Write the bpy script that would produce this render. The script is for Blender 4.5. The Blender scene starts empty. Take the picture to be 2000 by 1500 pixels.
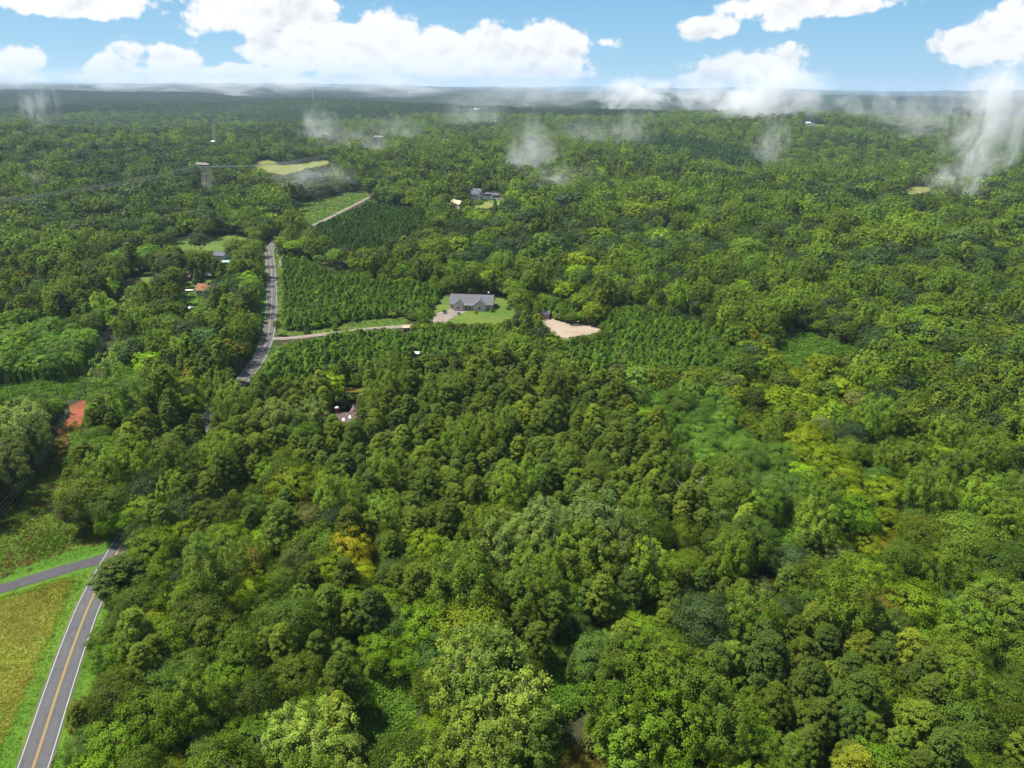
import bpy, bmesh, math, random
import numpy as np
from mathutils import Vector, Matrix
from mathutils.geometry import delaunay_2d_cdt
R = math.radians
rng = np.random.default_rng(7)
random.seed(7)
SC = bpy.context.scene
COL = SC.collection

# ------------------------------------------------------------------ camera, sky, sun, exposure
CAM_H, PITCH, ROLL, FPX = 120.0, R(23.38), R(0.62), 1351.0
cam = bpy.data.objects.new('camera', bpy.data.cameras.new('camera'))
COL.objects.link(cam)
cam.data.sensor_width = 36.0
cam.data.lens = 36.0 * FPX / 2000.0
cam.data.clip_start, cam.data.clip_end = 1.0, 80000.0
cam.location = (0, 0, CAM_H)
cam.rotation_euler = (Matrix.Rotation(R(90) - PITCH, 3, 'X') @ Matrix.Rotation(ROLL, 3, 'Z')).to_euler()
SC.camera = cam
_M = np.array(cam.rotation_euler.to_matrix())
RIGHT, UP, FWD = _M[:, 0], _M[:, 1], -_M[:, 2]

SUN_EL, SUN_AZ = R(62), R(-78)          # azimuth measured from the view direction, left is negative
sun = bpy.data.objects.new('sun', bpy.data.lights.new('sun', 'SUN'))
COL.objects.link(sun)
sun.data.energy = 5.0
sun.data.angle = R(4)
sun.data.color = (1.0, 0.95, 0.86)
_sd = Vector((math.sin(SUN_AZ) * math.cos(SUN_EL), math.cos(SUN_AZ) * math.cos(SUN_EL), math.sin(SUN_EL)))
sun.rotation_euler = _sd.to_track_quat('Z', 'Y').to_euler()
sun.location = (-200, 100, 400)
SC.view_settings.view_transform = 'Standard'
SC.view_settings.look = 'None'
SC.view_settings.exposure = 0.86
SC.view_settings.gamma = 1.0
SC.view_settings.use_curve_mapping = False
cy = SC.cycles
cy.max_bounces, cy.diffuse_bounces, cy.glossy_bounces = 6, 3, 2
cy.transmission_bounces, cy.transparent_max_bounces, cy.volume_bounces = 3, 6, 3
cy.use_denoising = True
cy.caustics_reflective = cy.caustics_refractive = False
cy.volume_max_steps = 96
cy.sample_clamp_indirect = 6.0


def px_dir(u, v):
    d = FWD[None] * FPX + RIGHT[None] * (np.atleast_1d(u)[:, None] - 1000.0) + UP[None] * (750.0 - np.atleast_1d(v)[:, None])
    return d / np.linalg.norm(d, axis=1)[:, None]


class NT:
    """short-hand for building node trees"""
    def __init__(s, tree):
        s.t = tree; s.n = tree.nodes; s.l = tree.links
    def new(s, typ, **kw):
        n = s.n.new(typ)
        for k, v in kw.items(): setattr(n, k, v)
        return n
    def put(s, sock, v):
        if hasattr(v, 'is_output'): s.l.new(v, sock)
        else: sock.default_value = v
    def math(s, op, a, b=None, c=None, clamp=False):
        n = s.n.new('ShaderNodeMath'); n.operation = op; n.use_clamp = clamp
        for i, v in enumerate((a, b, c)):
            if v is not None: s.put(n.inputs[i], v)
        return n.outputs[0]
    def vmath(s, op, a, b=None):
        n = s.n.new('ShaderNodeVectorMath'); n.operation = op
        s.put(n.inputs[0], a)
        if b is not None: s.put(n.inputs[1], b)
        return n.outputs[0]
    def mix(s, f, a, b, mode='MIX'):
        n = s.n.new('ShaderNodeMix'); n.data_type = 'RGBA'; n.blend_type = mode
        s.put(n.inputs[0], f); s.put(n.inputs[6], a); s.put(n.inputs[7], b)
        return n.outputs[2]
    def ss(s, x, a, b):
        n = s.n.new('ShaderNodeMapRange'); n.interpolation_type = 'SMOOTHSTEP'
        s.put(n.inputs[0], x); s.put(n.inputs[1], a); s.put(n.inputs[2], b)
        n.inputs[3].default_value = 0; n.inputs[4].default_value = 1
        return n.outputs[0]
    def noise(s, vec, scale, detail=4, rough=0.55, dist=0.0):
        n = s.n.new('ShaderNodeTexNoise')
        if vec is not None: s.l.new(vec, n.inputs['Vector'])
        n.inputs['Scale'].default_value = scale; n.inputs['Detail'].default_value = detail
        n.inputs['Roughness'].default_value = rough; n.inputs['Distortion'].default_value = dist
        return n.outputs['Fac']
    def voro(s, vec, scale, feature='F1'):
        n = s.n.new('ShaderNodeTexVoronoi'); n.feature = feature
        s.l.new(vec, n.inputs['Vector']); n.inputs['Scale'].default_value = scale
        return n.outputs['Distance']


# clouds: (centre px, half width, height above centre, depth below centre) seen in the photograph's sky
CLOUDS = [(150, 2, 135, 30, 28), (60, 0, 40, 20, 22), (28, 122, 46, 30, 34), (268, 108, 42, 38, 40), (330, 122, 66, 34, 36), (235, 135, 55, 30, 26),
          (475, 148, 95, 26, 30), (505, 28, 152, 42, 38), (590, 15, 70, 40, 40), (560, 100, 90, 44, 44), (660, 100, 120, 60, 44), (755, 78, 72, 60, 50),
          (730, 120, 100, 40, 32), (860, 110, 85, 55, 70), (965, 95, 80, 50, 80), (1070, 95, 80, 54, 82), (960, 145, 190, 36, 44), (700, 150, 90, 24, 20), (602, 162, 52, 13, 14),
          (1178, 83, 34, 11, 11), (1380, 58, 56, 26, 22), (1400, 48, 34, 22, 20), (1590, 8, 160, 30, 30), (1525, 30, 50, 26, 30), (1470, 150, 95, 52, 80), (1545, 175, 60, 50, 40), (1395, 170, 80, 50, 46),
          (1530, 135, 50, 36, 70), (1350, 200, 50, 30, 25), (1238, 180, 78, 30, 40), (1930, 82, 82, 36, 44), (1985, 60, 60, 46, 60),
          (1945, 195, 70, 46, 60), (1990, 200, 50, 40, 50)]

world = bpy.data.worlds.new('World')
SC.world = world
world.use_nodes = True
world.cycles.sampling_method = 'MANUAL'
world.cycles.sample_map_resolution = 512


def build_world():
    t = NT(world.node_tree); t.n.clear()
    out = t.new('ShaderNodeOutputWorld'); bg = t.new('ShaderNodeBackground')
    t.l.new(bg.outputs[0], out.inputs[0])
    sky = t.new('ShaderNodeTexSky'); sky.sky_type = 'NISHITA'; sky.sun_disc = False
    sky.sun_elevation = SUN_EL; sky.sun_rotation = -SUN_AZ + 0.0
    sky.sun_rotation = SUN_AZ
    sky.altitude = 300; sky.air_density = 1.0; sky.dust_density = 0.3; sky.ozone_density = 2.5
    tc = t.new('ShaderNodeTexCoord'); d = tc.outputs['Generated']
    sep = t.new('ShaderNodeSeparateXYZ'); t.l.new(d, sep.inputs[0])
    az = t.math('ARCTAN2', sep.outputs[0], sep.outputs[1])
    el = t.math('ARCSINE', sep.outputs[2])
    # the clear sky of this photograph is a saturated summer blue down to the horizon
    hs = t.new('ShaderNodeHueSaturation'); t.l.new(sky.outputs[0], hs.inputs['Color'])
    hs.inputs['Saturation'].default_value = 1.0; hs.inputs['Value'].default_value = 0.075
    blue = t.mix(t.ss(el, -0.02, 0.55), (0.18, 0.46, 0.75, 1), (0.065, 0.21, 0.53, 1))
    blue = t.mix(t.ss(el, -0.005, 0.13), (0.26, 0.55, 0.78, 1), blue)
    clear = t.mix(0.78, hs.outputs[0], blue)
    cv = t.new('ShaderNodeCombineXYZ'); t.put(cv.inputs[0], az); t.put(cv.inputs[1], t.math('MULTIPLY', el, 1.25))
    v = cv.outputs[0]
    bill = t.math('SUBTRACT', 0.55, t.voro(v, 34))
    bill2 = t.math('SUBTRACT', 0.5, t.voro(v, 80))
    fb = t.math('SUBTRACT', t.noise(v, 26, 9, 0.62), 0.5)
    lump = t.math('ADD', t.math('MULTIPLY', fb, 1.9), t.math('ADD', t.math('MULTIPLY', bill, 0.42), t.math('MULTIPLY', bill2, 0.2)))
    field = None
    shade = None
    for (u, w, rx, ru, rd) in CLOUDS:
        dd = px_dir(u, w)[0]
        a0, e0 = math.atan2(dd[0], dd[1]), math.asin(dd[2])
        k = 1 / FPX * (1 - 0.10 * ((u - 1000) / 1000) ** 2)
        dx = t.math('MULTIPLY', t.math('SUBTRACT', az, a0), 1 / (rx * k * 1.0))
        dy = t.math('SUBTRACT', el, e0)
        up = t.math('MULTIPLY', t.math('MAXIMUM', dy, 0.0), 1 / (ru * 0.92 / FPX * 1.02))
        dn = t.math('MULTIPLY', t.math('MINIMUM', dy, 0.0), 1 / (rd * 0.92 / FPX * 1.02))
        yy = t.math('ADD', up, dn)
        q = t.math('SUBTRACT', 1.0, t.math('SQRT', t.math('ADD', t.math('MULTIPLY', dx, dx), t.math('MULTIPLY', yy, yy))))
        q = t.math('MULTIPLY', q, min(1.0, max(0.45, rx / 75)))
        s_ = t.math('ADD', yy, t.math('MULTIPLY', q, 0.6))
        field = q if field is None else t.math('SMOOTH_MAX', field, q, 0.12)
    # the rest of the sky carries the same fair-weather cumulus
    sv = t.vmath('MULTIPLY', d, (1.0, 1.0, 2.2))
    other = t.math('SUBTRACT', t.math('MULTIPLY', t.noise(sv, 3.4, 3, 0.5), 2.6), 1.28)
    inside = t.math('MULTIPLY', t.math('SUBTRACT', 1.0, t.ss(t.math('ABSOLUTE', az), 0.66, 0.80)), t.math('SUBTRACT', 1.0, t.ss(el, 0.125, 0.2)))
    field = t.math('ADD', t.math('MULTIPLY', field, inside), t.math('MULTIPLY', other, t.math('SUBTRACT', 1.0, inside)))
    den = t.math('ADD', field, t.math('MULTIPLY', lump, 0.72))
    alpha = t.ss(den, 0.02, 0.26)
    # white crowns, pale grey-lilac folds
    v2 = t.vmath('ADD', v, (-0.004, 0.011, 0.0))          # towards the sun: where the cloud thins upwards it is lit, where it thickens it is in its own shade
    fb2 = t.math('SUBTRACT', t.noise(v2, 26, 9, 0.62), 0.5); bill_2 = t.math('SUBTRACT', 0.55, t.voro(v2, 34))
    emb = t.math('ADD', t.math('MULTIPLY', t.math('SUBTRACT', fb, fb2), 1.5), t.math('MULTIPLY', t.math('SUBTRACT', bill, bill_2), 0.55))
    fold = t.math('ADD', emb, t.math('MULTIPLY', t.noise(v, 9, 4, 0.5), 1.1))
    tone = t.ss(t.math('SUBTRACT', fold, t.math('MULTIPLY', den, 0.25)), -0.06, 0.50)
    cloud = t.mix(tone, (0.66, 0.655, 0.685, 1), (0.88, 0.87, 0.865, 1))
    wisp = t.math('MULTIPLY', t.ss(el, 0.0, 0.012), 1.0)
    alpha = t.math('MULTIPLY', alpha, t.math('ADD', t.math('MULTIPLY', wisp, 0.25), 0.75))
    colr = t.mix(alpha, clear, cloud)
    t.l.new(colr, bg.inputs[0])
    bg.inputs[1].default_value = 0.665
build_world()


# ------------------------------------------------------------------ ground shape and pixel <-> place
def sstep(x, a, b):
    q = np.clip((x - a) / (b - a), 0, 1)
    return q * q * (3 - 2 * q)


def hgt(x, y):
    x = np.asarray(x, float); y = np.asarray(y, float)
    r = np.hypot(x, y)
    h = 1.3 * np.sin(x / 85 + 1.0) * np.cos(y / 105 + 0.4) + 0.8 * np.sin((x + y) / 60.0)
    h = h * sstep(r, 60, 160)
    a = sstep(r, 420, 1900)
    h = h + 1.5 * a * (7 * np.sin(x / 170 + 0.7 * np.sin(y / 330) + 2) * np.cos(y / 210 + 0.6) + 8 * np.sin(y / 420 + x / 700 + 0.5) + 6 * np.sin(x / 610 - y / 380))
    b = sstep(r, 2200, 9000)
    h = h + b * (16 * np.sin(x / 1500 + y / 2600 + 1.2) + 11 * np.cos(x / 900 - y / 1500) + 4)
    c = sstep(r, 5500, 15000)
    h = h + c * (38 * np.sin(x / 2100 + 1.0 + y / 6000) + 24 * np.sin(x / 900 - y / 3800))
    return h


def unproject(u, v, above=0.0):
    """the place on the ground (or so many metres above it) that shows at photograph pixel (u, v)"""
    d = px_dir(u, v)
    lo = np.full(len(d), 20.0); hi = np.full(len(d), 40000.0)
    t = np.geomspace(40, 40000, 900)
    res = np.zeros((len(d), 3))
    for i, q in enumerate(d):
        P = q[None] * t[:, None]; P[:, 2] += CAM_H
        f = P[:, 2] - hgt(P[:, 0], P[:, 1]) - above
        k = np.argmax(f < 0)
        if f[k] >= 0: k = len(t) - 1
        a, b = t[max(k - 1, 0)], t[k]
        for _ in range(30):
            m = 0.5 * (a + b); p = q * m
            if p[2] + CAM_H - hgt(p[0], p[1]) - above > 0: a = m
            else: b = m
        p = q * a
        res[i] = (p[0], p[1], hgt(p[0], p[1]))
    return res


def project(P):
    P = np.asarray(P, float).reshape(-1, 3) - np.array([0, 0, CAM_H])
    z = P @ FWD
    zz = np.where(z > 0.1, z, 0.1)
    return np.stack([1000 + FPX * (P @ RIGHT) / zz, 750 - FPX * (P @ UP) / zz, z], 1)


def in_poly(x, y, poly):
    x = np.asarray(x); y = np.asarray(y)
    inside = np.zeros(x.shape, bool)
    n = len(poly)
    for i in range(n):
        x0, y0 = poly[i]; x1, y1 = poly[(i + 1) % n]
        if y0 == y1: continue
        c = ((y0 > y) != (y1 > y)) & (x < (x1 - x0) * (y - y0) / (y1 - y0) + x0)
        inside ^= c
    return inside


# ------------------------------------------------------------------ materials
MATS = {}


def mat(name, col, rough=0.8, spec=0.3, metal=0.0, var=0.0, scale=3.0, bump=0.0, col2=None, coord='Object'):
    if name in MATS: return MATS[name]
    m = bpy.data.materials.new(name); m.use_nodes = True
    t = NT(m.node_tree); b = t.n['Principled BSDF']
    b.inputs['Roughness'].default_value = rough; b.inputs['Metallic'].default_value = metal
    b.inputs['Specular IOR Level'].default_value = spec
    c = (*col, 1)
    if var or bump or col2:
        tc = t.new('ShaderNodeTexCoord'); f = t.noise(tc.outputs[coord], scale, 6, 0.6)
        if col2: t.l.new(t.mix(t.ss(f, 0.35, 0.65), c, (*col2, 1)), b.inputs['Base Color'])
        else:
            k = t.math('ADD', 1 - var, t.math('MULTIPLY', f, 2 * var))
            t.l.new(t.mix(1.0, c, k, 'MULTIPLY'), b.inputs['Base Color'])
        if bump:
            bn = t.new('ShaderNodeBump'); bn.inputs['Strength'].default_value = bump; t.l.new(f, bn.inputs['Height'])
            t.l.new(bn.outputs[0], b.inputs['Normal'])
    else: b.inputs['Base Color'].default_value = c
    MATS[name] = m
    return m


def foliage_mat(name, translucent=0.28, gloss=0.35, rough=0.5):
    m = bpy.data.materials.new(name); m.use_nodes = True
    t = NT(m.node_tree); b = t.n['Principled BSDF']; out = t.n['Material Output']
    at = t.new('ShaderNodeAttribute'); at.attribute_type = 'INSTANCER'; at.attribute_name = 'tint'
    av = t.new('ShaderNodeAttribute'); av.attribute_type = 'GEOMETRY'; av.attribute_name = 'leafvar'
    c = t.mix(1.0, at.outputs['Color'], av.outputs['Color'], 'MULTIPLY')
    t.l.new(c, b.inputs['Base Color'])
    b.inputs['Roughness'].default_value = rough; b.inputs['Specular IOR Level'].default_value = gloss
    tr = t.new('ShaderNodeBsdfTranslucent')
    t.l.new(t.mix(1.0, c, (1.15, 1.25, 0.55, 1), 'MULTIPLY'), tr.inputs[0])
    ms = t.new('ShaderNodeMixShader'); ms.inputs[0].default_value = translucent
    t.l.new(b.outputs[0], ms.inputs[1]); t.l.new(tr.outputs[0], ms.inputs[2]); t.l.new(ms.outputs[0], out.inputs[0])
    MATS[name] = m
    return m


M_LEAF = foliage_mat('leaf', 0.27, 0.09, 0.55)
M_NEEDLE = foliage_mat('needle', 0.22, 0.08, 0.6)
M_BARK = mat('bark', (0.11, 0.085, 0.065), 0.9, 0.1, var=0.4, scale=4)
M_DEADWOOD = mat('dead_wood', (0.33, 0.29, 0.25), 0.9, 0.1, var=0.3, scale=4)
M_WOODPOLE = mat('pole_wood', (0.10, 0.075, 0.06), 0.9, 0.1, var=0.3)
M_STEEL = mat('galvanised_steel', (0.52, 0.47, 0.42), 0.6, 0.4, 0.2)
M_WIRE = mat('wire', (0.30, 0.30, 0.28), 0.5, 0.4, 0.5)
M_WIREDARK = mat('dark_wire', (0.05, 0.05, 0.05), 0.6, 0.3)
M_PAINTW = mat('white_paint', (0.78, 0.77, 0.74), 0.6, 0.3, var=0.06)
M_GLASS = mat('window_glass', (0.03, 0.04, 0.05), 0.08, 0.6)
M_BRICK = mat('brick_red', (0.24, 0.085, 0.06), 0.9, 0.2, var=0.3, scale=6)
M_RUBBER = mat('rubber', (0.02, 0.02, 0.02), 0.8, 0.2)


def ground_mat(name, cols, scale=0.05, fine=1.2, rough=0.95, bump=0.4, thr=(0.4, 0.6)):
    """two or three ground colours mixed by patches, plus fine blade/soil grain"""
    m = bpy.data.materials.new(name); m.use_nodes = True
    t = NT(m.node_tree); b = t.n['Principled BSDF']
    g = t.new('ShaderNodeNewGeometry'); p = g.outputs['Position']
    f1 = t.noise(p, scale, 5, 0.6, 0.4); f2 = t.noise(p, scale * 5.3, 5, 0.65, 0.6); f3 = t.noise(p, fine, 4, 0.7)
    c = t.mix(t.ss(f1, *thr), (*cols[0], 1), (*cols[1], 1))
    if len(cols) > 2: c = t.mix(t.ss(f2, 0.52, 0.68), c, (*cols[2], 1))
    c = t.mix(1.0, c, t.math('ADD', 0.62, t.math('MULTIPLY', f3, 0.76)), 'MULTIPLY')
    t.l.new(c, b.inputs['Base Color']); b.inputs['Roughness'].default_value = rough
    b.inputs['Specular IOR Level'].default_value = 0.12
    bn = t.new('ShaderNodeBump'); bn.inputs['Strength'].default_value = bump; bn.inputs['Distance'].default_value = 0.3
    t.l.new(f3, bn.inputs['Height']); t.l.new(bn.outputs[0], b.inputs['Normal'])
    MATS[name] = m
    return m


G_FOREST = ground_mat('forest_floor', [(0.030, 0.048, 0.014), (0.040, 0.036, 0.018), (0.025, 0.055, 0.012)], 0.06, 0.9)
G_MEADOW = ground_mat('meadow_grass', [(0.18,0.20,0.030), (0.1302, 0.1023, 0.0236), (0.0806, 0.1054, 0.0136)], 0.045, 0.8)
G_VERGE = ground_mat('mown_verge', [(0.0595, 0.1400, 0.0140), (0.0840, 0.1540, 0.0154), (0.0525, 0.1050, 0.0126)], 0.06, 1.2)
G_LAWN = ground_mat('lawn', [(0.0660, 0.1188, 0.0198), (0.0990, 0.1386, 0.0231), (0.0561, 0.0990, 0.0198)], 0.05, 1.0)
G_PASTURE = ground_mat('pasture', [(0.145, 0.165, 0.040), (0.165, 0.165, 0.045), (0.11, 0.145, 0.030)], 0.02, 0.3)
G_KUDZU = ground_mat('kudzu_floor', [(0.0450, 0.1200, 0.0220), (0.0550, 0.1400, 0.0300), (0.0300, 0.0850, 0.0180)], 0.08, 0.7, bump=0.9)
G_REDSOIL = ground_mat('red_clay', [(0.2520, 0.0780, 0.0390), (0.1800, 0.0600, 0.0300), (0.1320, 0.0720, 0.0300)], 0.12, 0.8)
G_CLAYGRASS = ground_mat('grass_over_clay', [(0.085, 0.14, 0.018), (0.15, 0.085, 0.030), (0.11, 0.17, 0.018)], 0.09, 0.8, thr=(0.54, 0.66))
G_GRAVEL = ground_mat('gravel_lot', [(0.3100, 0.2480, 0.1798), (0.2728, 0.2108, 0.1550), (0.3410, 0.2852, 0.2232)], 0.06, 1.3)
G_DRIVE = ground_mat('gravel_drive', [(0.2232, 0.1798, 0.1488), (0.1860, 0.1550, 0.1302), (0.2480, 0.2108, 0.1798)], 0.2, 1.6)
G_BRUSH = ground_mat('brown_brush', [(0.1120, 0.0595, 0.0315), (0.0770, 0.0700, 0.0210), (0.1400, 0.0630, 0.0350)], 0.3, 0.9)
G_DRYGRASS = ground_mat('dry_grass', [(0.1364, 0.1054, 0.0217), (0.1054, 0.0992, 0.0186)], 0.1, 0.9)


def asphalt_mat(name, col):
    m = bpy.data.materials.new(name); m.use_nodes = True
    t = NT(m.node_tree); b = t.n['Principled BSDF']
    g = t.new('ShaderNodeNewGeometry'); p = g.outputs['Position']
    a = t.new('ShaderNodeAttribute'); a.attribute_name = 'lane'
    f1 = t.noise(p, 0.12, 5, 0.6, 0.5); f2 = t.noise(p, 4.0, 3, 0.7)
    c = t.mix(1.0, (*col, 1), t.math('ADD', 0.72, t.math('MULTIPLY', f1, 0.56)), 'MULTIPLY')
    c = t.mix(1.0, c, t.math('ADD', 0.82, t.math('MULTIPLY', f2, 0.36)), 'MULTIPLY')
    cr = t.new('ShaderNodeTexVoronoi'); cr.feature = 'DISTANCE_TO_EDGE'; cr.inputs['Scale'].default_value = 0.16
    nz = t.new('ShaderNodeTexNoise'); nz.inputs['Scale'].default_value = 0.5; t.l.new(p, nz.inputs['Vector'])
    t.l.new(t.vmath('ADD', p, t.vmath('MULTIPLY', nz.outputs['Color'], (5.0, 5.0, 0))), cr.inputs['Vector'])
    c = t.mix(t.math('MULTIPLY', t.math('SUBTRACT', 1.0, t.ss(cr.outputs['Distance'], 0.004, 0.022)), 0.45), c, (col[0] * .45, col[1] * .45, col[2] * .45, 1))
    w = t.math('ABSOLUTE', t.math('SUBTRACT', t.math('ABSOLUTE', t.math('SUBTRACT', t.math('ABSOLUTE', a.outputs['Fac']), 1.45)), 0.8))
    c = t.mix(t.math('MULTIPLY', t.math('SUBTRACT', 1.0, t.ss(w, 0.05, 0.45)), 0.22), c, (col[0] * 0.62, col[1] * 0.62, col[2] * 0.62, 1))
    t.l.new(c, b.inputs['Base Color']); b.inputs['Roughness'].default_value = 0.9; b.inputs['Specular IOR Level'].default_value = 0.25
    MATS[name] = m
    return m


G_ASPHALT = asphalt_mat('asphalt_worn', (0.086, 0.085, 0.088))
G_TAR = asphalt_mat('asphalt_dark', (0.066, 0.063, 0.070))
M_YELLOW = mat('road_yellow', (0.36, 0.22, 0.045), 0.8, 0.2, var=0.25, scale=2)
M_WHITE = mat('road_white', (0.36,0.36,0.345), 0.8, 0.2, var=0.2, scale=2)


# ------------------------------------------------------------------ object helpers
def tag(o, label=None, cat=None, group=None, kind=None):
    if label: o['label'] = label
    if cat: o['category'] = cat
    if group: o['group'] = group
    if kind: o['kind'] = kind
    return o


def link(name, me, parent=None):
    o = bpy.data.objects.new(name, me); COL.objects.link(o)
    if parent: o.parent = parent
    return o


def empty(name, loc, rz=0.0):
    o = bpy.data.objects.new(name, None); COL.objects.link(o)
    o.location = loc; o.rotation_euler = (0, 0, rz); o.empty_display_size = 0.5
    return o


def mesh_from(name, verts, faces, mats, midx=None, smooth=False):
    me = bpy.data.meshes.new(name)
    me.from_pydata([tuple(map(float, v)) for v in verts], [], [tuple(int(i) for i in f) for f in faces])
    for m in mats: me.materials.append(m)
    if midx is not None: me.polygons.foreach_set('material_index', np.asarray(midx, np.int32))
    if smooth: me.polygons.foreach_set('use_smooth', np.ones(len(me.polygons), bool))
    me.update()
    return me


class MB:
    """collects shapes, then makes them one mesh object"""
    def __init__(s): s.v = []; s.f = []
    def add(s, verts, faces):
        n = len(s.v); s.v += [tuple(p) for p in verts]; s.f += [tuple(i + n for i in f) for f in faces]
        return s
    def box(s, c, size, rz=0.0, top=1.0):
        x, y, z = (q / 2 for q in size); ca, sa = math.cos(rz), math.sin(rz)
        vs = []
        for dz in (-1, 1):
            k = top if dz > 0 else 1.0
            for dx, dy in ((-1, -1), (1, -1), (1, 1), (-1, 1)):
                a, b = dx * x * k, dy * y * k
                vs.append((c[0] + a * ca - b * sa, c[1] + a * sa + b * ca, c[2] + dz * z))
        return s.add(vs, [(3, 2, 1, 0), (4, 5, 6, 7), (0, 1, 5, 4), (1, 2, 6, 5), (2, 3, 7, 6), (3, 0, 4, 7)])
    def tube(s, p0, p1, r0, r1=None, n=6):
        r1 = r0 if r1 is None else r1
        p0, p1 = Vector(p0), Vector(p1); d = (p1 - p0)
        if d.length < 1e-6: return s
        q = d.to_track_quat('Z', 'Y'); vs = []
        for p, r in ((p0, r0), (p1, r1)):
            for k in range(n):
                a = 2 * math.pi * k / n
                vs.append(p + q @ Vector((r * math.cos(a), r * math.sin(a), 0)))
        fs = [(k, (k + 1) % n, n + (k + 1) % n, n + k) for k in range(n)] + [tuple(range(n - 1, -1, -1)), tuple(range(n, 2 * n))]
        return s.add(vs, fs)
    def prism(s, prof, y0, y1):
        """closed profile in x,z pulled along y"""
        n = len(prof)
        vs = [(x, y0, z) for x, z in prof] + [(x, y1, z) for x, z in prof]
        fs = [(k, (k + 1) % n, n + (k + 1) % n, n + k) for k in range(n)] + [tuple(range(n - 1, -1, -1)), tuple(range(n, 2 * n))]
        return s.add(vs, fs)
    def build(s, name, m, parent=None, loc=None, smooth=False):
        me = mesh_from(name, s.v, s.f, [m], smooth=smooth)
        bm = bmesh.new(); bm.from_mesh(me); bmesh.ops.recalc_face_normals(bm, faces=bm.faces); bm.to_mesh(me); bm.free()
        o = link(name, me, parent)
        if loc is not None: o.location = loc
        return o


# ------------------------------------------------------------------ the ground sheet
def build_ground():
    rs = np.concatenate([[0.0], np.geomspace(12, 42000, 300)])
    na = 360
    # finer azimuth steps ahead of the camera
    a = np.linspace(-math.pi, math.pi, na, endpoint=False)
    verts = [(0, 0, 0)]
    A, RR = np.meshgrid(a, rs[1:])
    X, Y = RR * np.sin(A), RR * np.cos(A)
    Z = hgt(X, Y)
    V = np.concatenate([[[0, 0, float(hgt(0, 0))]], np.stack([X.ravel(), Y.ravel(), Z.ravel()], 1)])
    nr = len(rs) - 1
    F = []
    for j in range(na): F.append((0, 1 + (j + 1) % na, 1 + j))
    for i in range(nr - 1):
        o = 1 + i * na
        for j in range(na):
            k = (j + 1) % na
            F.append((o + j, o + k, o + na + k, o + na + j))
    o = link('ground', mesh_from('ground', V, F, [G_FOREST], smooth=True))
    tag(o, kind='structure')
build_ground()


def jag(pts, step, amp, seed):
    """polygon edge cut into short uneven pieces"""
    r = np.random.default_rng(seed); out = []
    n = len(pts)
    for i in range(n):
        p, q = np.array(pts[i]), np.array(pts[(i + 1) % n])
        L = np.linalg.norm(q - p); k = max(1, int(L / step)); d = (q - p) / max(L, 1e-6); nn = np.array([-d[1], d[0]])
        for j in range(k):
            off = 0 if (j == 0 and amp < 0.05) else r.normal(0, amp)
            out.append(p + (q - p) * j / k + nn * off)
    return out


def sheet(name, poly_world, m, lift, step=4.0, amp=0.4, seed=1, bumps=0.0):
    pts = jag([tuple(p[:2]) for p in poly_world], step, amp, seed)
    P = np.array(pts)
    lo, hi = P.min(0), P.max(0)
    g = max(step, float(np.sqrt((hi - lo).prod() / 9000)))
    gx, gy = np.meshgrid(np.arange(lo[0], hi[0], g), np.arange(lo[1], hi[1], g))
    r = np.random.default_rng(seed); gx = gx + r.uniform(-.25, .25, gx.shape) * g; gy = gy + r.uniform(-.25, .25, gy.shape) * g
    ins = in_poly(gx.ravel(), gy.ravel(), pts)
    q = np.stack([gx.ravel()[ins], gy.ravel()[ins]], 1)
    vv = [Vector(p) for p in P] + [Vector(p) for p in q]
    n = len(P)
    res = delaunay_2d_cdt(vv, [(i, (i + 1) % n) for i in range(n)], [tuple(range(n))], 1, 1e-4)
    V = np.array([(p[0], p[1]) for p in res[0]])
    z = hgt(V[:, 0], V[:, 1]) + lift
    if bumps: z = z + bumps * (0.5 + 0.5 * np.sin(V[:, 0] / 3.1 + 2 * np.sin(V[:, 1] / 5)) * np.sin(V[:, 1] / 2.7))
    me = mesh_from(name, np.column_stack([V, z]), res[2], [m], smooth=True)
    o = link(name, me); tag(o, kind='structure')
    up = np.mean([f.normal.z for f in me.polygons])
    if up < 0: me.flip_normals()
    return o


def px_poly(pl):
    a = np.array(pl, float)
    return unproject(a[:, 0], a[:, 1])


def spline(P, step):
    P = np.asarray(P, float); out = []
    n = len(P)
    for i in range(n - 1):
        p0, p1, p2, p3 = P[max(i - 1, 0)], P[i], P[i + 1], P[min(i + 2, n - 1)]
        k = max(2, int(np.linalg.norm(p2 - p1) / step))
        for j in range(k):
            t = j / k
            out.append(0.5 * ((2 * p1) + (-p0 + p2) * t + (2 * p0 - 5 * p1 + 4 * p2 - p3) * t * t + (-p0 + 3 * p1 - 3 * p2 + p3) * t ** 3))
    out.append(P[-1])
    return np.array(out)


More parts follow.
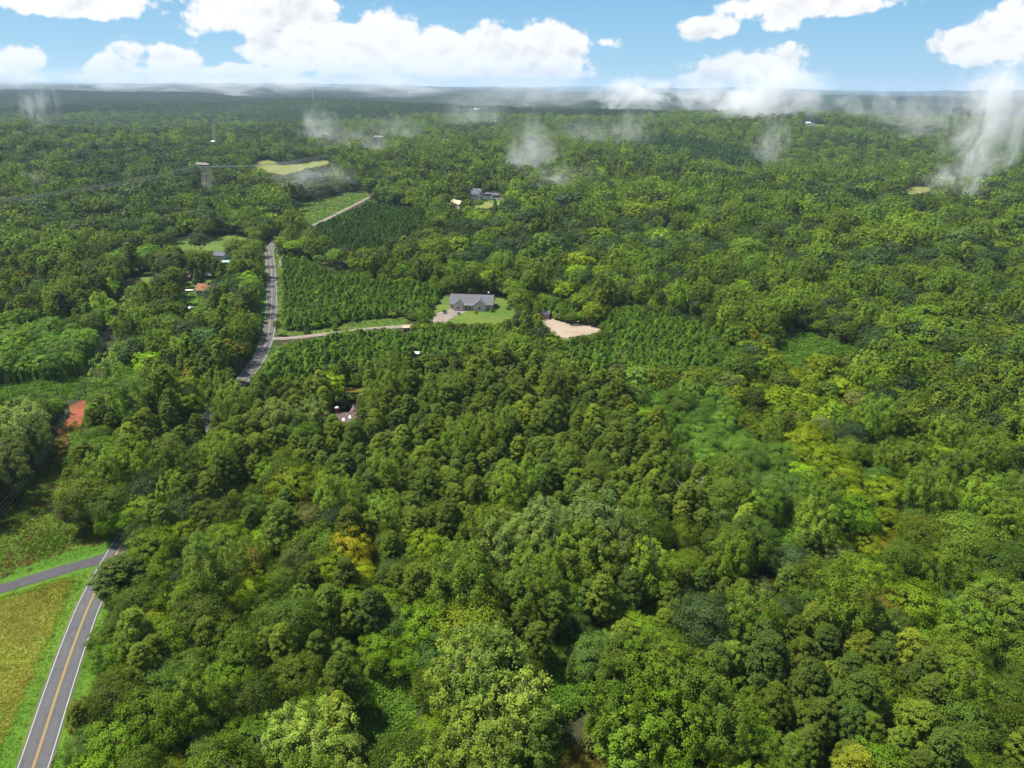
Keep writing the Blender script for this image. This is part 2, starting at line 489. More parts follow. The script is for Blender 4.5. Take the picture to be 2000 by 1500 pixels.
def ribbon(name, path, offs, m, lift, parent=None, wob=0.0, seed=0):
    P = np.asarray(path)[:, :2]
    d = np.gradient(P, axis=0); d /= np.linalg.norm(d, axis=1)[:, None]
    nrm = np.stack([d[:, 1], -d[:, 0]], 1)
    r = np.random.default_rng(seed)
    V, lane = [], []
    for k, o in enumerate(offs):
        w = o
        if wob and k in (0, len(offs) - 1): w = o + r.normal(0, wob, len(P))[:, None]
        Q = P + nrm * w
        V.append(np.column_stack([Q, hgt(Q[:, 0], Q[:, 1]) + lift])); lane.append(np.full(len(P), o))
    n = len(P); V = np.concatenate(V); lane = np.concatenate(lane)
    F = []
    for k in range(len(offs) - 1):
        for i in range(n - 1):
            F.append((k * n + i, (k + 1) * n + i, (k + 1) * n + i + 1, k * n + i + 1))
    me = mesh_from(name, V, F, [m], smooth=True)
    if np.mean([f.normal.z for f in me.polygons][:20]) < 0: me.flip_normals()
    at = me.attributes.new('lane', 'FLOAT', 'POINT'); at.data.foreach_set('value', lane.astype(np.float32))
    o = link(name, me, parent)
    return o


# ------------------------------------------------------------------ roads
ROAD_PX = [(30, 1590), (65, 1500), (112, 1355), (150, 1245), (185, 1160), (238, 1065), (290, 985), (345, 905), (402, 828), (435, 785), (478, 738), (508, 698), (521, 664), (526, 640), (530, 600), (531, 560), (529, 520), (527, 488)]
road_pts = [unproject(*p)[0] for p in ROAD_PX]
far_pts = [unproject(*p)[0] for p in [(545, 466), (590, 448), (630, 432), (680, 407), (715, 389), (740, 377), (765, 366)]]
ROAD = spline(road_pts + far_pts[:1], 3.0)
FARTRACK = spline(far_pts, 4.0)
near_n = len(spline(road_pts[:9], 3.0))
offs = [-3.05, -2.2, -0.65, 0, 0.65, 2.2, 3.05]
road = ribbon('road', ROAD, offs, G_ASPHALT, 0.20, wob=0.04); tag(road, kind='structure')
tag(ribbon('road_shoulder', ROAD, [-3.5, 0, 3.5], G_LAWN, 0.14, wob=0.22, seed=9), kind='structure')
for sgn in (-1, 1):
    ribbon('edge_line', ROAD, [sgn * 2.72 - 0.075, sgn * 2.72 + 0.075], M_WHITE, 0.212, road)
    ribbon('centre_line', ROAD, [sgn * 0.13 - 0.07, sgn * 0.13 + 0.07], M_YELLOW, 0.212, road)

tag(ribbon('gravel_track', FARTRACK, [-1.9, 0, 1.9], G_DRIVE, 0.22, wob=0.15, seed=12), kind='structure')
SIDE_PX = [(-160, 1212), (-60, 1172), (0, 1151), (60, 1133), (130, 1112), (180, 1098), (222, 1083)]
SIDE = spline([unproject(*p)[0] for p in SIDE_PX], 2.0)
tag(ribbon('driveway', SIDE, [-2.1, -1.45, -0.6, 0.6, 1.45, 2.1], G_TAR, 0.17, wob=0.12, seed=3), kind='structure')
DRIVE_PX = [(524, 662), (560, 661), (620, 655), (700, 645), (795, 637), (850, 628), (880, 620)]
DRIVE = spline([unproject(*p)[0] for p in DRIVE_PX], 3.0)
tag(ribbon('gravel_track', DRIVE, [-2.2, 0, 2.2], G_DRIVE, 0.16, wob=0.2, seed=4), kind='structure')

# ------------------------------------------------------------------ open ground seen in the photograph (pixel outlines of the visible patches)
OPEN = {
    'meadow': ([(-120, 1185), (0, 1162), (100, 1132), (150, 1118), (128, 1190), (78, 1300), (26, 1420), (-12, 1510), (-120, 1600)], G_MEADOW, 0.07),
    'verge_left': ([(-150, 1150), (0, 1117), (100, 1091), (185, 1062), (228, 1030), (246, 1035), (240, 1062), (180, 1180), (120, 1330), (60, 1510), (10, 1560), (-30, 1520), (15, 1420), (68, 1300), (118, 1190), (140, 1128), (100, 1145), (0, 1175), (-150, 1220)], G_VERGE, 0.10),
    'verge_right': ([(178, 1190), (215, 1190), (200, 1280), (185, 1330), (165, 1400), (165, 1520), (85, 1600), (96, 1500), (130, 1370)], G_VERGE, 0.10),
    'corridor_low': ([(-150, 1150), (-150, 1060), (0, 1030), (40, 1010), (90, 1000), (140, 1010), (230, 1020), (240, 1040), (185, 1062), (100, 1091), (0, 1117)], G_CLAYGRASS, 0.08),
    'corridor_mid': ([(0, 1032), (30, 985), (60, 930), (95, 880), (120, 845), (148, 820), (164, 846), (146, 890), (126, 930), (90, 1000), (40, 1020)], G_CLAYGRASS, 0.09),
    'red_bank': ([(104, 895), (120, 842), (138, 795), (160, 782), (176, 800), (168, 824), (150, 838), (136, 862), (124, 890)], G_REDSOIL, 0.12),
    'kudzu_field': ([(-60, 770), (0, 752), (60, 742), (150, 738), (215, 745), (195, 765), (165, 782), (80, 775), (0, 785), (-60, 795)], G_KUDZU, 0.08),
    'kudzu_front': ([(690, 1350), (720, 1320), (800, 1318), (815, 1360), (800, 1420), (770, 1470), (740, 1480), (700, 1440)], G_KUDZU, 0.08),
    'kudzu_gap': ([(1040, 1330), (1060, 1305), (1130, 1310), (1150, 1340), (1120, 1400), (1080, 1400)], G_KUDZU, 0.08),
    'dry_patch': ([(1085, 1450), (1110, 1440), (1160, 1470), (1190, 1490), (1200, 1530), (1090, 1530)], G_DRYGRASS, 0.10),
    'kudzu_clearing': ([(1510, 680), (1530, 650), (1560, 648), (1610, 662), (1680, 680), (1700, 692), (1640, 694), (1600, 690), (1570, 712), (1540, 715)], G_KUDZU, 0.08),
    'kudzu_side': ([(1500, 1010), (1530, 1000), (1560, 1030), (1570, 1060), (1540, 1075), (1510, 1050)], G_KUDZU, 0.08),
    'road_verge_far': ([(536, 495), (551, 500), (552, 560), (552, 645), (600, 645), (640, 640), (700, 625), (790, 618), (800, 622), (795, 636), (700, 643), (600, 655), (540, 655), (540, 600)], G_LAWN, 0.09),
    'road_verge_low': ([(523, 672), (545, 672), (552, 675), (520, 705), (500, 730), (480, 745), (500, 715)], G_LAWN, 0.10),
    'verge_west': ([(505, 560), (518, 530), (522, 505), (526, 492), (538, 490), (525, 494), (522, 580), (519, 612), (480, 612), (500, 600)], G_VERGE, 0.08),
    'verge_mid': ([(384, 782), (404, 776), (414, 800), (402, 826), (383, 816)], G_LAWN, 0.08),
    'yard': ([(350, 575), (395, 565), (395, 600), (392, 612), (370, 612), (355, 590)], G_VERGE, 0.08),
    'yard_back': ([(350, 555), (400, 545), (430, 545), (420, 560), (350, 570)], G_LAWN, 0.09),
    'yard_upper': ([(340, 470), (400, 462), (440, 458), (480, 465), (470, 485), (430, 490), (350, 490)], G_LAWN, 0.08),
    'yard_strip': ([(275, 540), (300, 522), (302, 545), (285, 560)], G_LAWN, 0.08),
    'grass_bare': ([(541, 498), (549, 500), (549, 520), (543, 522)], G_DRIVE, 0.14),
    'pasture_near': ([(578, 402), (620, 390), (680, 375), (716, 376), (720, 384), (690, 402), (640, 424), (605, 440), (592, 425)], G_LAWN, 0.12),
    'pasture_far': ([(490, 324), (505, 313), (530, 313), (545, 322), (580, 320), (615, 313), (648, 314), (640, 322), (600, 330), (555, 342), (520, 336)], G_PASTURE, 0.2),
    'house_lawn': ([(815, 625), (820, 592), (850, 580), (1000, 582), (1022, 600), (1030, 625), (980, 640), (880, 640)], G_LAWN, 0.10),
    'gravel_lot': ([(1035, 612), (1060, 608), (1110, 625), (1180, 628), (1190, 648), (1150, 662), (1085, 670), (1060, 650), (1045, 630)], G_GRAVEL, 0.12),
    'house_drive': ([(845, 628), (850, 612), (900, 590), (925, 590), (890, 618), (870, 630)], G_DRIVE, 0.15),
    'far_lawn': ([(922, 405), (930, 396), (975, 394), (985, 398), (950, 408), (925, 410)], G_PASTURE, 0.2),
    'far_lawn_pool': ([(955, 393), (965, 388), (985, 389), (985, 396), (960, 397)], G_LAWN, 0.25),
    'far_field_right': ([(1765, 372), (1780, 365), (1830, 364), (1832, 372), (1800, 378), (1775, 380)], G_PASTURE, 0.3),
    'field_white_house': ([(1590, 243), (1612, 242), (1612, 247), (1585, 247)], G_LAWN, 0.4),
    'backyard_field': ([(700, 757), (705, 752), (725, 755), (720, 765), (660, 768), (648, 763), (655, 757)], G_DRYGRASS, 0.10),
    'far_strip': ([(1040, 452), (1060, 452), (1060, 455), (1040, 455)], G_LAWN, 0.2),
}
SHEETS = {}
NAMES = {'meadow': 'meadow', 'verge_left': 'grass_verge', 'verge_right': 'grass_verge', 'road_verge_far': 'grass_verge', 'road_verge_low': 'grass_verge', 'verge_west': 'grass_verge', 'verge_mid': 'grass_verge', 'corridor_low': 'rough_grass_ground', 'corridor_mid': 'rough_grass_ground', 'red_bank': 'red_clay_ground', 'kudzu_field': 'vine_covered_ground', 'kudzu_front': 'vine_covered_ground', 'kudzu_gap': 'vine_covered_ground', 'kudzu_clearing': 'vine_covered_ground', 'kudzu_side': 'vine_covered_ground', 'dry_patch': 'dry_grass_ground', 'grass_gap': 'lawn', 'yard': 'lawn', 'yard_back': 'lawn', 'yard_upper': 'lawn', 'yard_strip': 'lawn', 'grass_bare': 'bare_ground', 'pasture_near': 'pasture', 'pasture_far': 'pasture', 'house_lawn': 'lawn', 'gravel_lot': 'gravel_ground', 'house_drive': 'driveway', 'far_lawn': 'lawn', 'far_lawn_pool': 'lawn', 'far_field_right': 'pasture', 'field_white_house': 'pasture', 'backyard_field': 'dry_grass_ground', 'far_strip': 'lawn'}
for i, (k, (pl, m, lift)) in enumerate(OPEN.items()):
    W = px_poly(pl)
    depth = float(np.median(np.hypot(W[:, 0], W[:, 1])))
    st = max(2.0, depth / 60)
    SHEETS[k] = W
    sheet(NAMES[k], W, m, lift, st, min(1.2, st * 0.22), i, bumps=0.25 if 'kudzu' in k else 0.0)


# ------------------------------------------------------------------ trees: shapes
def fib(n, r):
    i = np.arange(n) + 0.5
    z = 1 - 2 * i / n; a = math.pi * (1 + 5 ** 0.5) * i + r.uniform(0, 6.28)
    q = np.sqrt(1 - z * z)
    return np.stack([q * np.cos(a), q * np.sin(a), z], 1)


def unit(v): return v / np.maximum(np.linalg.norm(v, axis=1), 1e-6)[:, None]


def clumps(kind, r):
    """clump centres, radii and stretch for a crown of unit height 1 (base at z=0), widths in the same unit"""
    C = []
    if kind == 'oak':                      # broad round crown
        for d in fib(78, r):
            if d[2] < -0.62: continue
            k = r.uniform(0.66, 1.06)
            C.append((0.40 * d[0] * k, 0.40 * d[1] * k, 0.60 + 0.32 * d[2] * k, r.uniform(0.055, 0.13), 0.85))
        for _ in range(8): C.append((r.normal(0, .14), r.normal(0, .14), r.uniform(.45, .8), 0.15, 1))
    elif kind == 'ash':                    # layered feathery crown, broken outline
        for d in fib(54, r):
            if d[2] < -0.5: continue
            k = r.uniform(0.55, 1.08)
            C.append((0.42 * d[0] * k, 0.42 * d[1] * k, 0.62 + 0.30 * d[2] * k, r.uniform(0.06, 0.145), 0.55))
        for _ in range(6): C.append((r.normal(0, .14), r.normal(0, .14), r.uniform(.4, .75), 0.13, .6))
    elif kind == 'poplar':                 # tall crown of upright tufts
        n = 120
        for i in range(n):
            z = 0.14 + 0.84 * (i / (n - 1)) ** 0.85; w = 0.27 * math.sin(math.pi * min(1, (1.03 - z) / 0.88) ** 0.72) ** 0.75 if z < 1 else 0.02
            a = i * 2.4 + r.uniform(-.5, .5); k = w * r.uniform(0.62, 1.08)
            C.append((k * math.cos(a), k * math.sin(a), z + r.uniform(-.03, .03), r.uniform(0.030, 0.054) * (1.15 - 0.35 * z), 1.7))
        for i in range(9): C.append((0, 0, 0.25 + 0.07 * i, 0.10 * (1.2 - .07 * i), 1.2))
    elif kind == 'pine':                   # mature pine: rounded, slightly knobbly cone of fine needle tufts high on the stem
        lean = r.normal(0, .02, 2); n = 120; lob = r.uniform(0, 6.28, 3); wid = r.uniform(.155, .215); pw = r.uniform(1.5, 2.4)
        for i in range(n):
            z = 0.38 + 0.60 * (i / (n - 1)) ** .9; q = (z - 0.38) / 0.60
            a = i * 2.4 + r.uniform(-.4, .4)
            w = wid * (1 - q ** pw) ** 0.6 * (0.5 + 0.5 * min(1, q / 0.3)) * (1 + .16 * math.sin(2 * a + lob[0]) * math.sin(9 * z + lob[1]) + .08 * math.sin(5 * a + lob[2])) + 0.012
            k = w * r.uniform(0.72, 1.08)
            C.append((k * math.cos(a) + lean[0] * q, k * math.sin(a) + lean[1] * q, z + r.uniform(-.02, .02), r.uniform(0.028, 0.048), 0.85))
        for i in range(7): C.append((lean[0] * i / 7, lean[1] * i / 7, .48 + .065 * i, .085 - .008 * i, 1.1))
    elif kind == 'youngpine':              # pointed plantation pine
        n = 40
        for i in range(n):
            z = 0.10 + 0.86 * (i / (n - 1)) ** 0.9; w = 0.27 * (1 - z) ** 0.75 * (0.75 + 0.25 * min(1, z / .25))
            a = i * 2.4 + r.uniform(-.4, .4); k = w * r.uniform(0.7, 1.12)
            C.append((k * math.cos(a), k * math.sin(a), z, 0.040 + 0.05 * (1 - z), 1.1))
        C.append((0, 0, 0.975, 0.022, 1.9))
    elif kind == 'cedar':
        n = 46
        for i in range(n):
            z = 0.05 + 0.92 * (i / (n - 1)); w = 0.20 * (1 - z) ** 0.8
            a = i * 2.4; k = w * r.uniform(0.8, 1.08)
            C.append((k * math.cos(a), k * math.sin(a), z, 0.035 + 0.05 * (1 - z), 1.3))
    elif kind == 'vine':                   # a tree buried under kudzu: domes with hanging drapes
        for d in fib(26, r):
            if d[2] < -0.15: continue
            k = r.uniform(0.75, 1.05)
            C.append((0.36 * d[0] * k, 0.36 * d[1] * k, 0.60 + 0.34 * d[2] * k, r.uniform(0.10, 0.17), 0.8))
        for i in range(13):
            a = i * 2 * math.pi / 13 + r.uniform(-.2, .2); k = r.uniform(.30, .42); zz = r.uniform(.45, .62)
            for j in range(5): C.append((k * math.cos(a) * (1 + .03 * j), k * math.sin(a) * (1 + .03 * j), zz - j * .11, .085 - .004 * j, 1.3))
    elif kind == 'shrub':
        for d in fib(20, r):
            if d[2] < -0.3: continue
            k = r.uniform(0.6, 1.1)
            C.append((0.52 * d[0] * k, 0.52 * d[1] * k, 0.46 + 0.42 * d[2] * k, r.uniform(0.16, 0.26), 0.85))
    return np.array(C)


AX = {'oak': (0.55, 0.58), 'ash': (0.5, 0.55), 'poplar': (0.15, 0.45), 'pine': (0.2, 0.62), 'youngpine': (0.1, 0.4), 'cedar': (.1, .4), 'vine': (.4, .4), 'shrub': (.3, .3)}


def crown_arrays(kind, seed, nleaf, leaf, ruff=1.0):
    """leaf sprays as separate small bent quads all through the crown's shell; sizes are for a tree of height 1"""
    r = np.random.default_rng(seed)
    C = clumps(kind, r)
    w = C[:, 3] ** 2; w = w / w.sum()
    ci = r.choice(len(C), nleaf, p=w)
    c = C[ci, :3]; rad = C[ci, 3]; st = C[ci, 4]
    ax = np.stack([np.zeros(nleaf), np.zeros(nleaf), np.clip(c[:, 2] * 0.75, 0, AX[kind][1])], 1)
    outw = unit(c - ax + 1e-4)
    d = unit(unit(r.normal(size=(nleaf, 3))) + outw * r.uniform(0.3, 1.1, nleaf)[:, None] + np.array([0, 0, 0.25]))
    rr = rad * np.where(r.random(nleaf) < .16, r.uniform(1.0, 1.45, nleaf), r.uniform(0.55, 1.06, nleaf))        # loose sprigs stick out of every clump
    p = c + d * rr[:, None] * np.stack([np.ones(nleaf), np.ones(nleaf), st], 1)
    p[:, 2] = np.maximum(p[:, 2], 0.005)
    crown_out = unit(c - ax + 0.35 * d * rad[:, None])
    face = unit(0.50 * d + 0.72 * crown_out + np.array([0, 0, 0.20]))         # leaves spread themselves to the light on the outside of their clump
    if kind in ('pine', 'youngpine', 'cedar'):
        nrm = unit(face + 0.34 * ruff * r.normal(size=(nleaf, 3)))
        t = d * 0.9 + 0.6 * r.normal(size=(nleaf, 3)) + np.array([0, 0, 0.6 if kind != 'pine' else 0.2])     # needle tufts point outward
        ln = leaf * r.uniform(0.7, 1.3, nleaf); wd = ln * (0.62 if kind == 'pine' else 0.5)
    elif kind == 'poplar':
        nrm = unit(face + 0.34 * ruff * r.normal(size=(nleaf, 3))); t = d * 0.4 + np.array([0, 0, 0.9]) + 0.5 * r.normal(size=(nleaf, 3))
        ln = leaf * r.uniform(0.7, 1.3, nleaf); wd = ln * 0.68
    else:
        nrm = unit(face + ruff * (0.30 if kind != 'vine' else 0.22) * r.normal(size=(nleaf, 3)))
        t = r.normal(size=(nleaf, 3))
        if kind == 'vine': t = 0.6 * t + np.array([0, 0, -1.0])
        ln = leaf * r.uniform(0.65, 1.3, nleaf); wd = ln * r.uniform(0.6, 0.85, nleaf)
    ld = unit(np.cross(np.cross(nrm, t), nrm)); side = np.cross(nrm, ld)
    nn = nrm
    p_ = p
    a = p - ld * (ln * 0.5)[:, None]; b = p - side * (wd * 0.5)[:, None] - nn * (ln * 0.10)[:, None]
    e = p + ld * (ln * 0.5)[:, None]; f = p + side * (wd * 0.5)[:, None] - nn * (ln * 0.10)[:, None]
    V = np.stack([a, f, e, b], 1).reshape(-1, 3)
    F = np.arange(nleaf * 4).reshape(-1, 4)
    cv = r.uniform(0.82, 1.2, len(C))[ci] * r.uniform(0.78, 1.25, nleaf)
    hue = (r.normal(0, 0.035, len(C))[ci] + r.normal(0, 0.04, nleaf))
    col = np.stack([cv * (1 + hue), cv, cv * (1 - 0.6 * hue), np.ones(nleaf)], 1)
    return V, F, col, C


def trunk_shape(kind, C, seed, sides=6):
    """tapered trunk with limbs into the crown, unit height"""
    r = np.random.default_rng(seed + 99); mb = MB()
    top = {'oak': .62, 'ash': .6, 'poplar': .9, 'pine': .93, 'youngpine': .95, 'cedar': .95, 'vine': .6, 'shrub': .4}[kind]
    r0 = {'oak': .026, 'ash': .02, 'poplar': .016, 'pine': .014, 'youngpine': .012, 'cedar': .012, 'vine': .02, 'shrub': .02}[kind]
    n = 5; pts = [Vector((r.normal(0, .006) * i, r.normal(0, .006) * i, top * i / n - (0.02 if i == 0 else 0))) for i in range(n + 1)]
    for i in range(n): mb.tube(pts[i], pts[i + 1], r0 * (1 - .8 * i / n), r0 * (1 - .8 * (i + 1) / n), sides)
    idx = r.choice(len(C), min(len(C), 12), replace=False)
    for k in idx:
        c = Vector(C[k, :3]); z = max(0.08, min(top * .95, c.z - 0.5 * math.hypot(c.x, c.y) - .03)); q = z / top * n; i = min(n - 1, int(q))
        s = pts[i].lerp(pts[i + 1], q - i); mid = s.lerp(c, .55) + Vector((0, 0, .012))
        mb.tube(s, mid, r0 * .36, r0 * .24, 4); mb.tube(mid, c, r0 * .24, r0 * .1, 4)
    return mb


def crown_mesh(name, kind, seed, nleaf, leaf, with_trunk=False, ruff=1.0):
    V, F, col, C = crown_arrays(kind, seed, nleaf, leaf, ruff)
    lm = M_NEEDLE if kind in ('pine', 'youngpine', 'cedar') else M_LEAF
    me = bpy.data.meshes.new(name)
    mats = [lm]
    if with_trunk:
        tb = trunk_shape(kind, C, seed, 4); tv = np.array(tb.v, float)
        quads = [f for f in tb.f if len(f) == 4]
        V = np.concatenate([V, tv]); F = np.concatenate([F, np.array(quads) + nleaf * 4])
        col = np.concatenate([col, np.ones((len(quads), 4))]); mats.append(M_BARK)
    nf = len(F)
    me.vertices.add(len(V)); me.vertices.foreach_set('co', V.astype(np.float32).ravel())
    me.loops.add(nf * 4); me.loops.foreach_set('vertex_index', F.astype(np.int32).ravel())
    me.polygons.add(nf); me.polygons.foreach_set('loop_start', np.arange(0, nf * 4, 4, dtype=np.int32))
    for m in mats: me.materials.append(m)
    if with_trunk:
        mi = np.zeros(nf, np.int32); mi[nleaf:] = 1; me.polygons.foreach_set('material_index', mi)
    me.update(calc_edges=True)
    at = me.attributes.new('leafvar', 'FLOAT_COLOR', 'FACE'); at.data.foreach_set('color', col.astype(np.float32).ravel())
    trunk = None
    if not with_trunk:
        tb = trunk_shape(kind, C, seed); trunk = mesh_from('trunk', tb.v, tb.f, [M_BARK], smooth=True)
    return me, trunk


# near: leaf sprays about 0.4 m; middle distance: about 0.8 m; far: about 1.6 m
SPECIES = {  # height m, leaves near/mid/far, leaf size (unit height)
    'oak': (13.5, 12600, 2400, 420), 'ash': (12, 9800, 2000, 380), 'poplar': (19, 15399, 3000, 460), 'pine': (14.5, 12600, 2600, 460),
    'youngpine': (6.5, 2600, 900, 200), 'cedar': (9, 3000, 900, 200), 'vine': (10.5, 12600, 2400, 420), 'shrub': (5, 2600, 700, 160)}
NEARSIZE = {'oak': .0225, 'ash': .026, 'poplar': .0165, 'pine': .020, 'youngpine': .055, 'cedar': .04, 'vine': .026, 'shrub': .085}
NPROTO = {'oak': 4, 'ash': 3, 'poplar': 4, 'pine': 5, 'youngpine': 3, 'cedar': 2, 'vine': 3, 'shrub': 3}
PROTO = {}
for kind, (h_, n0, n1, n2) in SPECIES.items():
    for lod, (nl, f) in enumerate(((n0, 1.0), (n1, 2.2), (n2, 4.8))):
        L = []
        for k in range(NPROTO[kind] if lod < 2 else min(3, NPROTO[kind])):
            s = NEARSIZE[kind] * f
            if lod == 2: s *= 0.95
            L.append(crown_mesh('crown', kind, 100 * lod + 7 * k + len(kind), nl, s, with_trunk=(lod > 0), ruff=(1.0, 1.2, 2.0)[lod]))
        PROTO[kind, lod] = L

# leaf colours (albedo), one list for each look
TINT = {
    'pine': [(.094, .136, .012), (.108, .150, .013), (.080, .122, .013), (.120, .160, .013), (.072, .116, .015)],
    'oak': [(.074, .120, .009), (.090, .142, .009), (.070, .102, .011), (.108, .152, .009), (.082, .132, .012)],
    'oakdark': [(.042, .072, .018), (.048, .078, .020), (.036, .066, .020)],
    'poplar': [(.116, .190, .012), (.132, .200, .016), (.106, .172, .012)],
    'poplarlight': [(.160, .228, .026), (.148, .214, .030), (.170, .235, .028)],
    'fresh': [(.118, .205, .008), (.138, .215, .008), (.102, .184, .010)],
    'youngpine': [(.082, .165, .014), (.094, .178, .014), (.072, .148, .016), (.108, .184, .013)],
    'youngdark': [(.050, .105, .014), (.056, .115, .016)],
    'yellow': [(.180, .240, .005), (.160, .225, .006), (.145, .20, .006)],
    'gold': [(.24, .215, .008), (.22, .205, .008)],
    'rust': [(.135, .125, .010), (.125, .110, .012)],
    'brown': [(.115, .090, .036)],
    'vine': [(.094, .180, .015), (.104, .195, .018), (.084, .166, .014)],
    'vinedark': [(.075, .140, .018), (.080, .146, .022)],
    'cedar': [(.052, .112, .018), (.062, .120, .026)],
    'silver': [(.135, .190, .034), (.145, .200, .040)],
    'cool': [(.056, .098, .022), (.066, .110, .026), (.048, .088, .024)],
    'dusty': [(.095, .120, .026), (.104, .124, .030)],
}


# ------------------------------------------------------------------ where the woods are (outlines in the photograph, looked up at each tree's crown)
ZONES = [  # outline, mix of (species, tint, weight), spacing m, height factor
    ('young pines beside the far road', [(545, 500), (580, 500), (640, 525), (720, 545), (870, 565), (880, 590), (810, 600), (800, 615), (700, 625), (640, 640), (553, 645)], 'plant', 'youngpine'),
    ('young pines below the far pasture', [(615, 440), (660, 425), (720, 398), (800, 405), (840, 430), (790, 455), (740, 475), (690, 485), (640, 470)], 'plant', 'youngdark'),
    ('young pines below the gravel track', [(560, 680), (600, 662), (700, 650), (790, 645), (860, 640), (960, 640), (990, 650), (960, 665), (800, 690), (700, 700), (640, 700), (600, 745), (520, 740), (520, 710)], 'plant', 'youngpine'),
    ('young pines behind the gravel lot', [(1020, 588), (1060, 585), (1120, 598), (1130, 615), (1060, 606), (1030, 602)], 'plant', 'youngpine'),
    ('young pines right of the gravel lot', [(1180, 610), (1260, 610), (1340, 625), (1400, 640), (1440, 700), (1420, 715), (1300, 715), (1230, 715), (1130, 705), (1090, 675), (1190, 660)], 'plant', 'youngpine'),
    ('dark pine block on the far ridge', [(1235, 270), (1300, 262), (1400, 275), (1500, 300), (1520, 325), (1450, 330), (1350, 312), (1240, 290)], 'darkpine', 'youngdark'),
    ('pines in the middle of the woods', [(480, 790), (620, 770), (900, 745), (1225, 725), (1260, 800), (1290, 900), (1330, 990), (1230, 1000), (1100, 960), (980, 980), (900, 1030), (800, 1010), (740, 960), (690, 950), (620, 900), (540, 860), (480, 900), (410, 960), (330, 960), (400, 870)], 'pinewood', None),
    ('pines on the lower right slope', [(1500, 1230), (1650, 1200), (1760, 1230), (1850, 1290), (1880, 1400), (1830, 1520), (1480, 1520), (1500, 1400), (1450, 1290)], 'pinewood', None),
    ('pines left of the road', [(300, 780), (400, 770), (400, 830), (330, 900), (250, 900), (230, 850), (190, 840), (190, 790), (240, 770)], 'pinewood', None),
    ('pines above the middle woods', [(500, 750), (600, 740), (760, 700), (900, 690), (1060, 700), (1230, 715), (1230, 722), (480, 785)], 'pinewood', None),
    ('vine draped trees below the big clearing', [(1260, 730), (1420, 730), (1480, 830), (1440, 870), (1350, 880), (1290, 830)], 'vinewood', None),
    ('vine draped trees by the side clearing', [(1420, 880), (1520, 830), (1560, 900), (1570, 1000), (1510, 1010), (1440, 940)], 'vinewood', None),
    ('vine draped trees on the left', [(-200, 620), (60, 600), (200, 640), (260, 690), (300, 730), (200, 745), (0, 745), (-200, 760)], 'vinewood', None),
    ('yellow green trees right of the middle woods', [(1470, 690), (1620, 700), (1700, 760), (1660, 830), (1720, 930), (1800, 960), (1720, 1000), (1590, 930), (1540, 830), (1440, 790), (1430, 730)], 'yellowwood', None),
    ('dark scrub at the lower corner of the woods', [(1300, 1000), (1500, 1030), (1600, 1080), (1620, 1190), (1400, 1150), (1300, 1100)], 'scrub', None),
    ('trees on the right slope', [(1600, 930), (1750, 980), (2200, 900), (2200, 1250), (1800, 1250), (1640, 1200)], 'rightmix', None),
    ('roadside trees at the lower left', [(170, 1150), (300, 1080), (560, 1240), (800, 1150), (820, 1300), (700, 1330), (690, 1540), (100, 1540), (150, 1300)], 'roadmix', None),
    ('woods left of the power line', [(-200, 780), (60, 770), (130, 800), (90, 870), (40, 970), (0, 1030), (-200, 1060)], 'leftpoplar', None),
    ('hardwoods on the right', [(1100, 350), (2200, 350), (2200, 900), (1700, 760), (1500, 640), (1350, 610), (1100, 570), (850, 520), (900, 430)], 'hardright', None),
    ('woods in the far left', [(-300, 200), (700, 200), (620, 400), (300, 480), (-300, 480)], 'hardleft', None),
    ('woods left of the far road', [(-300, 480), (300, 470), (520, 600), (480, 720), (380, 760), (260, 700), (-300, 640)], 'leftmid', None),
]
